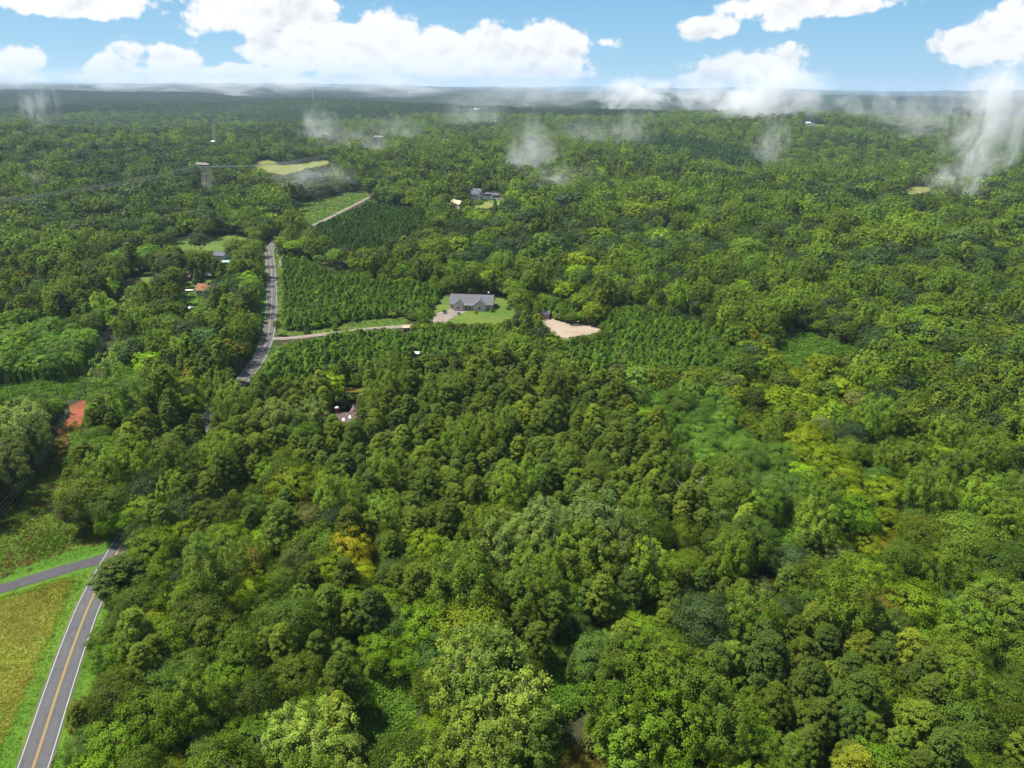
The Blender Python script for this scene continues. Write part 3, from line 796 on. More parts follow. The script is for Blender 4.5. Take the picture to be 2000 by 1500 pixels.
MIX = {
    'plant': [('youngpine', None, 1.0)],
    'darkpine': [('youngpine', 'youngdark', 1.0)],
    'pinewood': [('pine', 'pine', .74), ('poplar', 'poplar', .09), ('oak', 'oak', .08), ('cedar', 'cedar', .03), ('ash', 'fresh', .05), ('ash', 'dusty', .01)],
    'vinewood': [('vine', 'vine', .62), ('vine', 'vinedark', .22), ('ash', 'fresh', .08), ('oak', 'oak', .08)],
    'yellowwood': [('ash', 'yellow', .46), ('ash', 'fresh', .22), ('oak', 'oak', .2), ('vine', 'vinedark', .06), ('oak', 'dusty', .06)],
    'scrub': [('oak', 'oak', .34), ('pine', 'pine', .26), ('oak', 'oakdark', .16), ('ash', 'dusty', .10), ('poplar', 'poplar', .06), ('ash', 'brown', .03)],
    'rightmix': [('oak', 'oak', .30), ('ash', 'fresh', .2), ('vine', 'vinedark', .18), ('ash', 'dusty', .1), ('poplar', 'poplar', .08), ('ash', 'rust', .04), ('ash', 'yellow', .05), ('oak', 'oakdark', .05)],
    'roadmix': [('ash', 'fresh', .32), ('oak', 'oak', .26), ('pine', 'pine', .10), ('vine', 'vinedark', .12), ('poplar', 'poplar', .10), ('ash', 'yellow', .05), ('oak', 'dusty', .05)],
    'leftpoplar': [('poplar', 'poplar', .42), ('oak', 'oak', .3), ('poplar', 'silver', .08), ('ash', 'fresh', .1), ('pine', 'pine', .1)],
    'hardright': [('oak', 'oak', .36), ('oak', 'cool', .10), ('ash', 'fresh', .14), ('poplar', 'poplar', .14), ('oak', 'oakdark', .14), ('ash', 'yellow', .04), ('pine', 'pine', .06), ('oak', 'fresh', .06)],
    'hardleft': [('oak', 'oak', .22), ('oak', 'cool', .34), ('oak', 'oakdark', .20), ('ash', 'fresh', .06), ('poplar', 'poplar', .10), ('pine', 'pine', .10), ('oak', 'dusty', .06)],
    'leftmid': [('pine', 'pine', .28), ('oak', 'oak', .16), ('oak', 'cool', .16), ('poplar', 'poplar', .12), ('vine', 'vine', .08), ('ash', 'fresh', .12), ('oak', 'oakdark', .06), ('ash', 'rust', .02)],
    'default': [('oak', 'oak', .42), ('pine', 'pine', .14), ('poplar', 'poplar', .16), ('ash', 'fresh', .14), ('vine', 'vinedark', .06), ('oak', 'oakdark', .08)],
}
WIDTH = {'oak': 7.6, 'ash': 6.4, 'poplar': 5.7, 'pine': 3.7, 'youngpine': 2.3, 'cedar': 3, 'vine': 5.8, 'shrub': 3.2}   # spacing radius basis, m between stems
CROWNR = {'oak': .47, 'ash': .47, 'poplar': .29, 'pine': .21, 'youngpine': .28, 'cedar': .22, 'vine': .46, 'shrub': .7}  # crown radius / height

_TIGHT = {'verge_right': [(178, 1190), (194, 1190), (174, 1280), (158, 1330), (134, 1400), (130, 1520), (85, 1590), (96, 1500), (130, 1370)],
          'house_lawn': [(840, 620), (845, 598), (870, 588), (990, 590), (1008, 602), (1014, 618), (975, 630), (880, 632)],
          'gravel_lot': [(1052, 624), (1065, 614), (1110, 632), (1166, 636), (1174, 646), (1140, 655), (1092, 660), (1070, 648)]}   # bushes lean over the edges of these
VIS = [_TIGHT.get(k, v[0]) for k, v in OPEN.items()]
VIS += [[(30, 1530), (90, 1530), (130, 1400), (170, 1290), (205, 1190), (190, 1168), (172, 1168), (130, 1270), (70, 1420)],    # near road
        [(215, 1092), (228, 1095), (256, 1042), (240, 1040)], [(-60, 1190), (0, 1165), (100, 1132), (200, 1100), (205, 1085), (100, 1110), (-60, 1160)],
        [(397, 832), (412, 838), (420, 812), (404, 812)], [(452, 752), (478, 758), (535, 655), (538, 600), (538, 480), (522, 480), (521, 560), (517, 640)],
        [(600, 442), (690, 404), (714, 384), (706, 380), (640, 418), (598, 436)], [(540, 665), (630, 660), (632, 650), (545, 652)],
        [(640, 812), (650, 790), (680, 792), (712, 790), (700, 812), (682, 822), (664, 822)],   # roof in the woods
        [(380, 552), (405, 552), (410, 590), (380, 585)], [(360, 535), (372, 535), (372, 548), (360, 548)], [(918, 372), (980, 376), (985, 392), (920, 392)],
        [(884, 396), (904, 404), (902, 412), (882, 404)], [(805, 685), (820, 685), (820, 700), (805, 700)], [(786, 628), (800, 628), (800, 650), (786, 650)],
        [(910, 208), (940, 208), (940, 220), (910, 220)], [(1575, 238), (1592, 238), (1592, 247), (1575, 247)], [(395, 326), (413, 326), (416, 366), (395, 366)],
        [(733, 266), (748, 266), (748, 290), (733, 290)], [(424, 492), (436, 492), (436, 506), (424, 506)], [(436, 506), (448, 506), (448, 518), (436, 518)],
        [(404, 532), (414, 532), (414, 542), (404, 542)], [(860, 575), (985, 575), (985, 612), (860, 612)], [(412, 235), (420, 240), (422, 285), (412, 280)]]


def blocked(x, y, h, cr, more=()):
    """would a tree here cover ground, road or a building that the photograph shows in the open?"""
    n = len(x); z = hgt(x, y); bad = np.zeros(n, bool)
    side = np.stack([y, -x], 1) / np.hypot(x, y)[:, None]
    for fz, fs in ((0.03, 0), (0.45, 0), (0.93, 0), (0.6, -0.85), (0.6, 0.85), (0.3, -.5), (0.3, .5), (.85, .4), (.85, -.4), (.2, 0), (.7, 0)):
        P = np.stack([x + side[:, 0] * fs * cr, y + side[:, 1] * fs * cr, z + h * fz], 1)
        q = project(P)
        for pl in VIS + list(more):
            a = np.array(pl); lo, hi = a.min(0), a.max(0)
            m = (q[:, 0] > lo[0]) & (q[:, 0] < hi[0]) & (q[:, 1] > lo[1]) & (q[:, 1] < hi[1]) & ~bad
            if m.any():
                i = np.where(m)[0]; bad[i] |= in_poly(q[i, 0], q[i, 1], pl)
    return bad


_paths = np.concatenate([ROAD[:, :2], FARTRACK[:, :2], SIDE[:, :2], DRIVE[:, :2]])
CORR = spline(px_poly([(-150, 1260), (0, 1120), (60, 1000), (112, 905), (140, 850), (160, 800), (175, 775), (215, 690), (250, 600), (275, 540)]), 4.0)


def near_path(x, y, d=5.0):
    out = np.zeros(len(x), bool)
    for s in range(0, len(x), 4000):
        xx, yy = x[s:s + 4000], y[s:s + 4000]
        dd = np.min((xx[:, None] - _paths[None, ::2, 0]) ** 2 + (yy[:, None] - _paths[None, ::2, 1]) ** 2, axis=1)
        cc = np.min((xx[:, None] - CORR[None, ::2, 0]) ** 2 + (yy[:, None] - CORR[None, ::2, 1]) ** 2, axis=1)
        out[s:s + 4000] = (dd < d * d) | (cc < 8.5 ** 2)
    return out


class Tree:
    __slots__ = ('x', 'y', 'z', 'h', 'sp', 'tint', 'proto', 'rz', 'zone', 'label', 'wide', 'px', 'name')


TREES = []


def make_tree(x, y, h, sp, tint, zone, wide=1.0, label=None, name=None):
    t = Tree(); t.x, t.y, t.h, t.sp, t.zone, t.wide, t.label, t.name = x, y, h, sp, zone, wide, label, name
    t.z = float(hgt(x, y)); t.proto = int(rng.integers(0, 100)); t.rz = float(rng.uniform(0, 6.28))
    base = np.array(TINT[tint][int(rng.integers(0, len(TINT[tint])))])
    v = float(np.exp(rng.normal(0, 0.20))); hu = float(rng.normal(0.01, 0.045))
    t.tint = (base * v * np.array([1 + hu, 1, 1 - hu])).tolist()
    TREES.append(t); return t

# ------------------------------------------------------------------ trees one can single out in the photograph: crown top pixel, kind, colour, height, width factor, label
LAND = [
    (950, 1248, 'poplar', 'poplarlight', 25, 1.15, 'tall pale green tree with upright tufts at the bottom centre, highest of the three'),
    (905, 1268, 'poplar', 'poplarlight', 22, 1.1, 'pale green tufted tree leaning on the left of the tallest tree at the bottom centre'),
    (1010, 1335, 'poplar', 'poplarlight', 22, 1.2, 'bright yellow green tufted tree at the bottom centre, right of two taller pale ones'),
    (945, 1395, 'poplar', 'poplarlight', 20, 1.2, 'pale green tree at the bottom edge in front of the tall centre tree'),
    (1008, 1432, 'poplar', 'poplarlight', 19, 1.1, 'pale green tree on the bottom edge beside the dry brown grass patch'),
    (1285, 1262, 'poplar', 'fresh', 21, 1.3, 'bright green dense tree right of the front clearing, tallest of its clump'),
    (1215, 1322, 'poplar', 'fresh', 20, 1.3, 'bright green dense tree with white lit tips beside the right edge of the front clearing'),
    (1360, 1292, 'poplar', 'poplar', 20, 1.3, 'bright green dense tree on the right side of the clump by the dry grass patch'),
    (1235, 1405, 'poplar', 'poplar', 17, 1.3, 'low bright green tree overhanging the dry brown grass patch on the bottom edge'),
    (1310, 1375, 'poplar', 'fresh', 18, 1.3, 'bright green tree in front of the dense clump on the bottom edge'),
    (1420, 1370, 'poplar', 'poplar', 18, 1.2, 'green tree at the right foot of the dense clump on the bottom edge'),
    (620, 1400, 'poplar', 'poplarlight', 18, 1.3, 'pale grey green tree on the bottom edge left of the front clearing'),
    (560, 1400, 'poplar', 'poplarlight', 16, 1.2, 'pale green tree on the bottom edge, leftmost of the pale tufted trees'),
    (655, 1468, 'poplar', 'poplarlight', 17, 1.2, 'yellowish pale tree on the bottom edge just below the front clearing'),
    (680, 1038, 'ash', 'gold', 18, .75, 'golden orange tree standing alone among the green trees'),
    (640, 1080, 'ash', 'yellow', 15, .8, 'yellow green tree just left of the golden orange tree'),
    (705, 1095, 'ash', 'yellow', 14, .8, 'olive yellow tree at the foot of the golden orange tree'),
    (445, 1075, 'ash', 'rust', 17, 1.1, 'broad olive brown tree with a rusty patch left of the golden tree'),
    (480, 1125, 'ash', 'yellow', 15, .9, 'olive yellow tree in front of the rusty brown tree'),
    (572, 908, 'ash', 'yellow', 21, .9, 'bright yellow green tree among dark pines in the left of the woods'),
    (350, 1015, 'ash', 'yellow', 15, .8, 'small bright yellow green tree near the road bend at the left of the woods'),
    (430, 850, 'poplar', 'fresh', 21, 1.2, 'bright fresh green tree at the upper left of the woods beside the road'),
    (540, 790, 'poplar', 'silver', 22, 1.3, 'pale silvery green broad tree left of the brown roofed house in the woods'),
    (610, 785, 'poplar', 'silver', 20, 1.2, 'pale silvery tree beside the brick chimney in the woods'),
    (655, 985, 'oak', 'oakdark', 18, .9, 'grey green round tree behind the golden orange tree'),
    (600, 985, 'oak', 'dusty', 18, .9, 'blue grey round tree between two pines left of the golden tree'),
    (580, 1060, 'oak', 'dusty', 16, .75, 'grey green tree just left of the golden orange tree'),
    (545, 985, 'pine', 'pine', 22, 1.25, 'tall olive pine with a narrow rounded crown left of the blue grey trees'),
    (1070, 985, 'poplar', 'silver', 24, 1.25, 'tall silvery tufted tree at the middle of the woods, leftmost of its group'),
    (985, 1015, 'poplar', 'silver', 22, 1.2, 'silvery green tufted tree at the front left of the tall group in the middle'),
    (1165, 968, 'poplar', 'silver', 25, 1.3, 'tall silvery tufted tree, highest of the group in the middle of the woods'),
    (1225, 1020, 'poplar', 'silver', 24, 1.25, 'silvery tufted tree on the right of the tall group in the middle of the woods'),
    (1150, 1040, 'poplar', 'poplar', 23, 1.3, 'green tufted tree in front of the tall silvery group in the middle'),
    (1270, 1065, 'poplar', 'poplar', 21, 1.2, 'green tufted tree at the right foot of the tall silvery group'),
    (1050, 1070, 'poplar', 'poplar', 22, 1.2, 'green tufted tree below the tall silvery group with dark gaps under it'),
    (1100, 870, 'poplar', 'poplar', 21, 1.0, 'light green tree rising out of the pines in the middle of the woods'),
    (1040, 905, 'poplar', 'fresh', 20, 1.0, 'fresh green tree rising out of the pines left of the lighter one'),
    (922, 880, 'cedar', 'cedar', 14, 1.2, 'pointed blue green conifer among rounded pines in the middle of the woods'),
    (955, 922, 'cedar', 'cedar', 13, 1.1, 'pointed green conifer just right of and below the bluish one'),
    (1050, 1120, 'ash', 'yellow', 17, .7, 'yellow green tree hanging over the dark wall of trees behind the front clearing'),
    (960, 1160, 'ash', 'yellow', 13, .55, 'small bright yellow tree in the dark wall of trees behind the front clearing'),
    (225, 1095, 'pine', 'pine', 17, 1.9, 'broad dark pine overhanging the road below the driveway'),
    (280, 962, 'ash', 'fresh', 15, 1.0, 'light yellow green tree leaning over the road above the driveway'),
    (262, 990, 'ash', 'fresh', 12, .9, 'small pale tree at the edge of the road beside the driveway'),
    (165, 926, 'oak', 'oak', 18, 1.25, 'broad round tree between the power line strip and the road'),
    (208, 950, 'oak', 'oak', 16, 1.1, 'round green tree right of the broad one above the driveway'),
    (140, 968, 'oak', 'dusty', 14, .9, 'greyish round tree at the left foot of the clump above the driveway'),
    (205, 1000, 'oak', 'fresh', 11, .8, 'low leafy tree in front of the round clump above the driveway'),
    (236, 862, 'poplar', 'fresh', 22, 1.4, 'bright yellow green tall tree right of the power line strip'),
    (192, 886, 'poplar', 'poplar', 21, 1.2, 'light green tall tree beside the power line strip left of the yellowish one'),
    (255, 885, 'poplar', 'fresh', 19, 1.1, 'fresh green tree at the right of the tall group by the power line strip'),
    (30, 790, 'poplar', 'silver', 24, 1.3, 'pale silvery tall tree on the left edge beside the power line'),
    (48, 815, 'poplar', 'silver', 22, 1.0, 'pale tall tree standing along the left side of the power line strip'),
    (2, 868, 'poplar', 'silver', 22, 1.2, 'tall grey green tree on the left edge above the power lines'),
    (432, 545, 'oak', 'oakdark', 19, 1.5, 'huge dark round tree beside the orange roofed cottage'),
    (488, 552, 'oak', 'oakdark', 16, 1.3, 'dark round tree between the cottage and the road'),
    (455, 560, 'oak', 'oakdark', 15, 1.2, 'dark tree filling the gap between the two round trees by the cottage'),
    (462, 465, 'oak', 'oak', 20, 1.3, 'large round grey green tree at the roadside above the cottage'),
    (500, 468, 'oak', 'oak', 15, 1.1, 'round tree touching the road above the cottage'),
    (385, 452, 'oak', 'oakdark', 19, 1.1, 'dark round tree in the upper yard'),
    (395, 425, 'oak', 'oak', 20, 1.2, 'grey green round tree behind the dark one in the upper yard'),
    (470, 413, 'oak', 'oak', 22, 1.3, 'single large round tree on the green strip above the road bend'),
    (562, 405, 'ash', 'gold', 19, .75, 'orange topped tree at the road bend below the green pasture'),
    (550, 418, 'ash', 'yellow', 16, .8, 'olive yellow tree left of the orange topped one at the road bend'),
    (583, 420, 'ash', 'yellow', 16, .8, 'olive tree at the right of the orange topped one'),
    (388, 487, 'ash', 'fresh', 14, 1.1, 'light green spreading tree in the yard above the cottage'),
    (440, 522, 'ash', 'fresh', 12, 1.2, 'light green low tree behind the huge dark tree'),
    (382, 525, 'cedar', 'cedar', 11, 1.6, 'pointed green tree between the brown shed and the parked white car'),
    (328, 500, 'oak', 'oakdark', 17, 1.0, 'dark round tree at the left of the yards'),
    (325, 470, 'oak', 'oak', 15, 1.0, 'green round tree beside the upper yard'),
    (538, 622, 'ash', 'yellow', 10, .5, 'thin yellowing tree at the road junction'),
    (470, 612, 'ash', 'yellow', 11, 1.3, 'orange flecked yellow green tree on the roadside below the dark round trees'),
    (770, 492, 'ash', 'yellow', 15, .75, 'small yellow tree at the edge of the young pines'),
    (655, 485, 'oak', 'fresh', 16, 1.1, 'light green bushy tree between two blocks of young pines'),
    (1440, 590, 'oak', 'oak', 19, 1.35, 'large round grey green tree at the left head of the big vine clearing'),
    (1505, 583, 'oak', 'oak', 20, 1.25, 'large round tree at the head of the big vine clearing, right of its twin'),
    (1545, 560, 'oak', 'oak', 19, 1.0, 'green tree standing behind the head of the vine clearing'),
    (1790, 628, 'oak', 'oakdark', 20, 1.35, 'very dark round tree right of the big vine clearing'),
    (1815, 592, 'ash', 'fresh', 19, 1.5, 'bright yellow green tree standing over the very dark round tree'),
    (1880, 618, 'ash', 'poplar', 19, 1.2, 'pale green round tree right of the very dark one'),
    (1470, 640, 'ash', 'gold', 14, .7, 'orange brown topped tree at the left edge of the vine clearing'),
    (1488, 668, 'ash', 'yellow', 16, 1.1, 'bright yellow tree at the lower left of the vine clearing'),
    (1520, 688, 'ash', 'yellow', 14, .9, 'yellow tree just below the left end of the vine clearing'),
    (1617, 692, 'ash', 'yellow', 15, 1.15, 'bright yellow tree in front of the vine clearing'),
    (1650, 735, 'ash', 'yellow', 13, 1.0, 'yellow tree below the brightest one in front of the vine clearing'),
    (1570, 830, 'ash', 'yellow', 15, 1.2, 'bright yellow tree right of the side vine patch, leftmost of its row'),
    (1615, 868, 'ash', 'yellow', 15, 1.2, 'bright yellow tree in the middle of the row on the right slope'),
    (1860, 868, 'ash', 'yellow', 15, 1.0, 'bright yellow tree on the right slope apart from the yellow row'),
    (1740, 930, 'ash', 'yellow', 14, 1.1, 'yellow green tree on the right slope below the yellow row'),
    (1655, 905, 'ash', 'yellow', 14, 1.1, 'yellow green tree at the right end of the yellow row on the slope'),
    (1635, 1132, 'ash', 'yellow', 8, 1.0, 'small tan yellow tree by the lower right corner of the woods'),
    (1670, 1168, 'ash', 'rust', 8, 1.0, 'small orange brown bush tree below the tan one on the right'),
    (1725, 1160, 'ash', 'rust', 13, 1.3, 'olive brown spreading tree right of the small orange one'),
    (1960, 1150, 'poplar', 'poplar', 20, 1.5, 'bright green tall tree at the right edge above the lower corner'),
    (1900, 1190, 'poplar', 'poplar', 18, 1.4, 'bright green tree left of the tall one at the right edge'),
    (1900, 1010, 'oak', 'poplar', 19, 1.3, 'green round tree at the right edge of the slope'),
    (1970, 975, 'poplar', 'poplar', 19, 1.3, 'light green tree on the right edge of the slope'),
    (1135, 568, 'ash', 'yellow', 15, .9, 'yellow green tree behind the gravel lot'),
    (1155, 556, 'ash', 'dusty', 16, .6, 'half bare tree behind the gravel lot'),
    (1000, 640, 'oak', 'oak', 15, 1.4, 'round green tree below the lawn of the grey roofed house'),
    (1045, 655, 'oak', 'oak', 14, 1.2, 'round green tree left of the gravel lot'),
    (970, 655, 'oak', 'oak', 13, 1.1, 'round green tree at the left of the clump below the lawn'),
    (930, 712, 'ash', 'brown', 13, .45, 'dead reddish brown tree among the pines'),
    (638, 728, 'ash', 'yellow', 16, 1.1, 'bright yellow green tree behind the dry strip of the house in the woods'),
    (935, 388, 'oak', 'oak', 12, 1.1, 'round tree on the lawn in front of the far white house'),
    (945, 358, 'poplar', 'fresh', 16, .7, 'bright green narrow tree beside the far white house'),
    (967, 388, 'cedar', 'cedar', 9, 1.3, 'small pointed tree on the lawn right of the far white house'),
    (979, 391, 'cedar', 'cedar', 8, 1.4, 'small dark pointed tree, rightmost on the far lawn'),
    (702, 772, 'cedar', 'silver', 8, 1.3, 'bluish pointed tree behind the brown roofed house'),
    (672, 768, 'cedar', 'oakdark', 8, 1.5, 'dark tree behind the ridge of the brown roofed house'),
]
for (u, v, sp, tint, h, w, lab) in LAND:
    h *= 1.0 if v > 1200 else .9
    g = unproject(u, v, h)[0]
    make_tree(g[0], g[1], h, sp, tint, 'single', w, lab)

# ------------------------------------------------------------------ filling the woods
LOWPINES = [z[1] for z in ZONES if z[2] == 'plant']       # nothing tall stands in front of the young pines the photograph shows
ZB = []
for (txt, pl, mixn, tn) in ZONES:
    a = np.array(pl, float); ZB.append((txt, pl, mixn, tn, a.min(0), a.max(0)))


def zone_of(u, v):
    zid = np.full(len(u), -1)
    for i in range(len(ZB) - 1, -1, -1):
        _, pl, _, _, lo, hi = ZB[i]
        m = (u > lo[0]) & (u < hi[0]) & (v > lo[1]) & (v < hi[1])
        if m.any():
            k = np.where(m)[0]; k = k[in_poly(u[k], v[k], pl)]; zid[k] = i
    return zid


def frustum(x, y, extra=0.10):
    return (np.abs(x) < (0.74 + extra) * y + 40) & (y > 50)


# plantation rows first
def plantation():
    out = 0
    for i, (txt, pl, mixn, tn, lo, hi) in enumerate(ZB):
        if mixn not in ('plant', 'darkpine'): continue
        a = np.array(pl, float); W = unproject(a[:, 0], a[:, 1], 4.0)
        l, h = W[:, :2].min(0) - 6, W[:, :2].max(0) + 6
        s = 1.95 if mixn == 'plant' else 6.0
        gx, gy = np.meshgrid(np.arange(l[0], h[0], s * 1.05), np.arange(l[1], h[1], s * 0.9))
        ca = 0.3 + 0.2 * i; cx, cy_ = (l + h) / 2
        gx, gy = gx.ravel() - cx, gy.ravel() - cy_
        x = cx + (gx * math.cos(ca) - gy * math.sin(ca)) * 1.25 + rng.normal(0, .75, gx.size); y = cy_ + (gx * math.sin(ca) + gy * math.cos(ca)) * 1.25 + rng.normal(0, .75, gx.size)
        q = project(np.stack([x, y, hgt(x, y) + 4.0], 1))
        ok = (zone_of(q[:, 0], q[:, 1]) == i) & frustum(x, y)
        x, y = x[ok], y[ok]
        hh = np.clip(rng.normal(4.9, 1.0, len(x)) + .7 * np.sin(x / 9 + 2 * np.sin(y / 13)), 2.6, 8) * (2.2 if mixn == 'darkpine' else 1)
        ok = ~blocked(x, y, hh, hh * .25) & ~near_path(x, y, 4.5)
        tree_xy = np.array([(t.x, t.y, t.h * CROWNR[t.sp] * t.wide) for t in TREES[:len(LAND)]])
        for X, Y, H in zip(x[ok], y[ok], hh[ok]):
            if np.any((tree_xy[:, 0] - X) ** 2 + (tree_xy[:, 1] - Y) ** 2 < (tree_xy[:, 2] * .8) ** 2): continue
            if rng.random() < 0.06: continue
            make_tree(X, Y, H, 'youngpine', tn, txt, float(rng.uniform(1.15, 1.5))); out += 1
    return out
plantation()


def fill_near(rmax=460.0):
    cell = 4.0; grid = {}
    def put(x, y, r): grid.setdefault((int(x // cell), int(y // cell)), []).append((x, y, r))
    def free(x, y, r):
        n = int((r + 6.5) // cell) + 1; i, j = int(x // cell), int(y // cell)
        for a in range(i - n, i + n + 1):
            for b in range(j - n, j + n + 1):
                for (px, py, pr) in grid.get((a, b), ()):
                    if (px - x) ** 2 + (py - y) ** 2 < ((r + pr) * .5) ** 2: return False
        return True
    for t in TREES: put(t.x, t.y, WIDTH[t.sp] * t.wide)
    N = 90000
    y = np.sqrt(rng.uniform(52 ** 2, rmax ** 2, N)); x = rng.uniform(-1, 1, N) * (0.84 * y + 40)
    ok = ~near_path(x, y, 5.5) & ~((y > 320) & near_path(x, y, 8.5)); x, y = x[ok], y[ok]
    q = project(np.stack([x, y, hgt(x, y) + 12.0], 1))
    z = zone_of(q[:, 0], q[:, 1])
    spn, tn, hh = [], [], np.zeros(len(x))
    for k in range(len(x)):
        mixn = ZB[z[k]][2] if z[k] >= 0 else 'default'
        mx = MIX[mixn]; w = np.array([m[2] for m in mx]); m = mx[rng.choice(len(mx), p=w / w.sum())]
        spn.append(m[0]); tn.append(m[1]); hh[k] = SPECIES[m[0]][0] * np.clip(rng.normal(1, .17), .6, 1.4)
        if mixn in ('scrub', 'yellowwood'): hh[k] *= .82
    cr = np.array([hh[k] * CROWNR[spn[k]] for k in range(len(x))])
    bad = blocked(x, y, hh, cr * .6, LOWPINES)
    for k in range(len(x)):
        if bad[k]: continue
        mixn = ZB[z[k]][2] if z[k] >= 0 else 'default'
        if mixn in ('plant', 'darkpine'): continue
        sp = spn[k]; wd = WIDTH[sp] * rng.uniform(.85, 1.15)
        if mixn == 'pinewood' and sp == 'pine': wd *= 0.95
        if not free(x[k], y[k], wd): continue
        put(x[k], y[k], wd)
        make_tree(x[k], y[k], hh[k], sp, tn[k] or 'youngpine', ZB[z[k]][0] if z[k] >= 0 else 'mixed woods')
    # smaller trees filling the edges and gaps
    sel = np.arange(1, len(x), 3); h2 = hh * rng.uniform(.35, .55, len(x)); bad2 = np.ones(len(x), bool); bad2[sel] = blocked(x[sel], y[sel], h2[sel], h2[sel] * .45)
    for k in sel:
        if bad2[k] or (z[k] >= 0 and ZB[z[k]][2] in ('plant', 'darkpine')): continue
        h = float(h2[k])
        if not free(x[k], y[k], 2.2): continue
        sp = spn[k] if spn[k] != 'youngpine' else 'oak'
        put(x[k], y[k], 2.8)
        make_tree(x[k], y[k], h, sp, tn[k] or 'oak', ZB[z[k]][0] if z[k] >= 0 else 'mixed woods', 1.15)
fill_near()


def fill_mid(r0=455.0, r1=2700.0):
    y0 = r0
    while y0 < r1:
        y1 = min(r1, y0 * 1.35); s = 7.4 + 3.0 * sstep((y0 + y1) / 2, 600, 2300)
        ys = np.arange(y0, y1, s); xs = np.arange(-(0.84 * y1 + 40), 0.84 * y1 + 40, s)
        gx, gy = np.meshgrid(xs, ys); x = gx.ravel() + rng.uniform(-.48, .48, gx.size) * s; y = gy.ravel() + rng.uniform(-.48, .48, gx.size) * s
        ok = frustum(x, y) & (rng.random(x.size) < .93) & ~near_path(x, y, 9.0) if y0 < 1000 else frustum(x, y) & (rng.random(x.size) < .95)
        x, y = x[ok], y[ok]
        q = project(np.stack([x, y, hgt(x, y) + 13.0], 1)); z = zone_of(q[:, 0], q[:, 1])
        patch = np.sin(x / 63 + 1.7 * np.sin(y / 140)) + np.sin(y / 88 - 1.3 * np.sin(x / 120 + 1)) 
        spn, tn, hh = [], [], np.zeros(len(x))
        for k in range(len(x)):
            mixn = ZB[z[k]][2] if z[k] >= 0 else 'default'
            mx = MIX[mixn]; w = np.array([m[2] for m in mx])
            if patch[k] > 0.7: w = w * np.array([2.2 if m[0] == 'poplar' or m[1] in ('fresh', 'yellow') else .7 for m in mx])
            elif patch[k] < -0.5: w = w * np.array([3.2 if m[1] in ('oakdark', 'pine', 'cool') else .6 for m in mx])
            m = mx[rng.choice(len(mx), p=w / w.sum())]
            spn.append(m[0]); tn.append(m[1]); hh[k] = SPECIES[m[0]][0] * np.clip(rng.lognormal(-.12 + .2 * sstep(y0, 700, 2300), .30), .45, 1.75)
        cr = np.array([hh[k] * CROWNR[spn[k]] for k in range(len(x))])
        bad = blocked(x, y, hh, cr, LOWPINES if y0 < 800 else ())
        for k in range(len(x)):
            if bad[k]: continue
            mixn = ZB[z[k]][2] if z[k] >= 0 else 'default'
            if mixn in ('plant', 'darkpine'): continue
            make_tree(x[k], y[k], hh[k], spn[k], tn[k] or 'oak', ZB[z[k]][0] if z[k] >= 0 else 'mixed woods', float(rng.uniform(1.0, 1.3)))
        y0 = y1
fill_mid()
# trees already standing in the rows or single ones keep their room: drop mid-distance trees that crowd a single tree
_sx = np.array([(t.x, t.y, t.h * CROWNR[t.sp] * t.wide) for t in TREES if t.zone == 'single'])


def crowded(t):
    if t.zone == 'single' or t.y < 455 or t.y > 900 or t.sp == 'youngpine': return False
    return bool(np.any((_sx[:, 0] - t.x) ** 2 + (_sx[:, 1] - t.y) ** 2 < (_sx[:, 2] * .95) ** 2))
TREES = [t for t in TREES if not crowded(t)]

# ------------------------------------------------------------------ individuals (largest in the photograph) and the rest
KIND = {'oak': ('round_tree', 'tree', 'round tree'), 'ash': ('leafy_tree', 'tree', 'leafy tree'), 'poplar': ('tall_tree', 'tall tree', 'tall tufted tree'),
        'pine': ('pine_tree', 'pine tree', 'rounded pine'), 'youngpine': ('young_pine', 'young pine', 'small pine'),
        'cedar': ('cedar_tree', 'cedar tree', 'pointed conifer'), 'vine': ('vine_covered_tree', 'vine covered tree', 'vine covered tree'), 'shrub': ('shrub', 'shrub', 'shrub')}
MASS = {'oak': 'round_tree_woods', 'ash': 'leafy_tree_woods', 'poplar': 'tall_tree_woods', 'pine': 'pine_woods', 'youngpine': 'young_pine_plantation', 'cedar': 'cedar_woods', 'vine': 'vine_covered_woods'}


def lod_of(t):
    d = math.hypot(t.x, t.y)
    return 0 if d < 260 else (1 if d < 640 else 2)


def colour_word(c):
    r, g, b = c
    v = g
    if r > g * 1.12: return 'brownish'
    if r > g * .93: return 'yellow green' if v > .10 else 'olive'
    if b > g * .36: return 'grey green'
    return 'dark green' if v < .068 else ('bright green' if v > .12 else 'green')


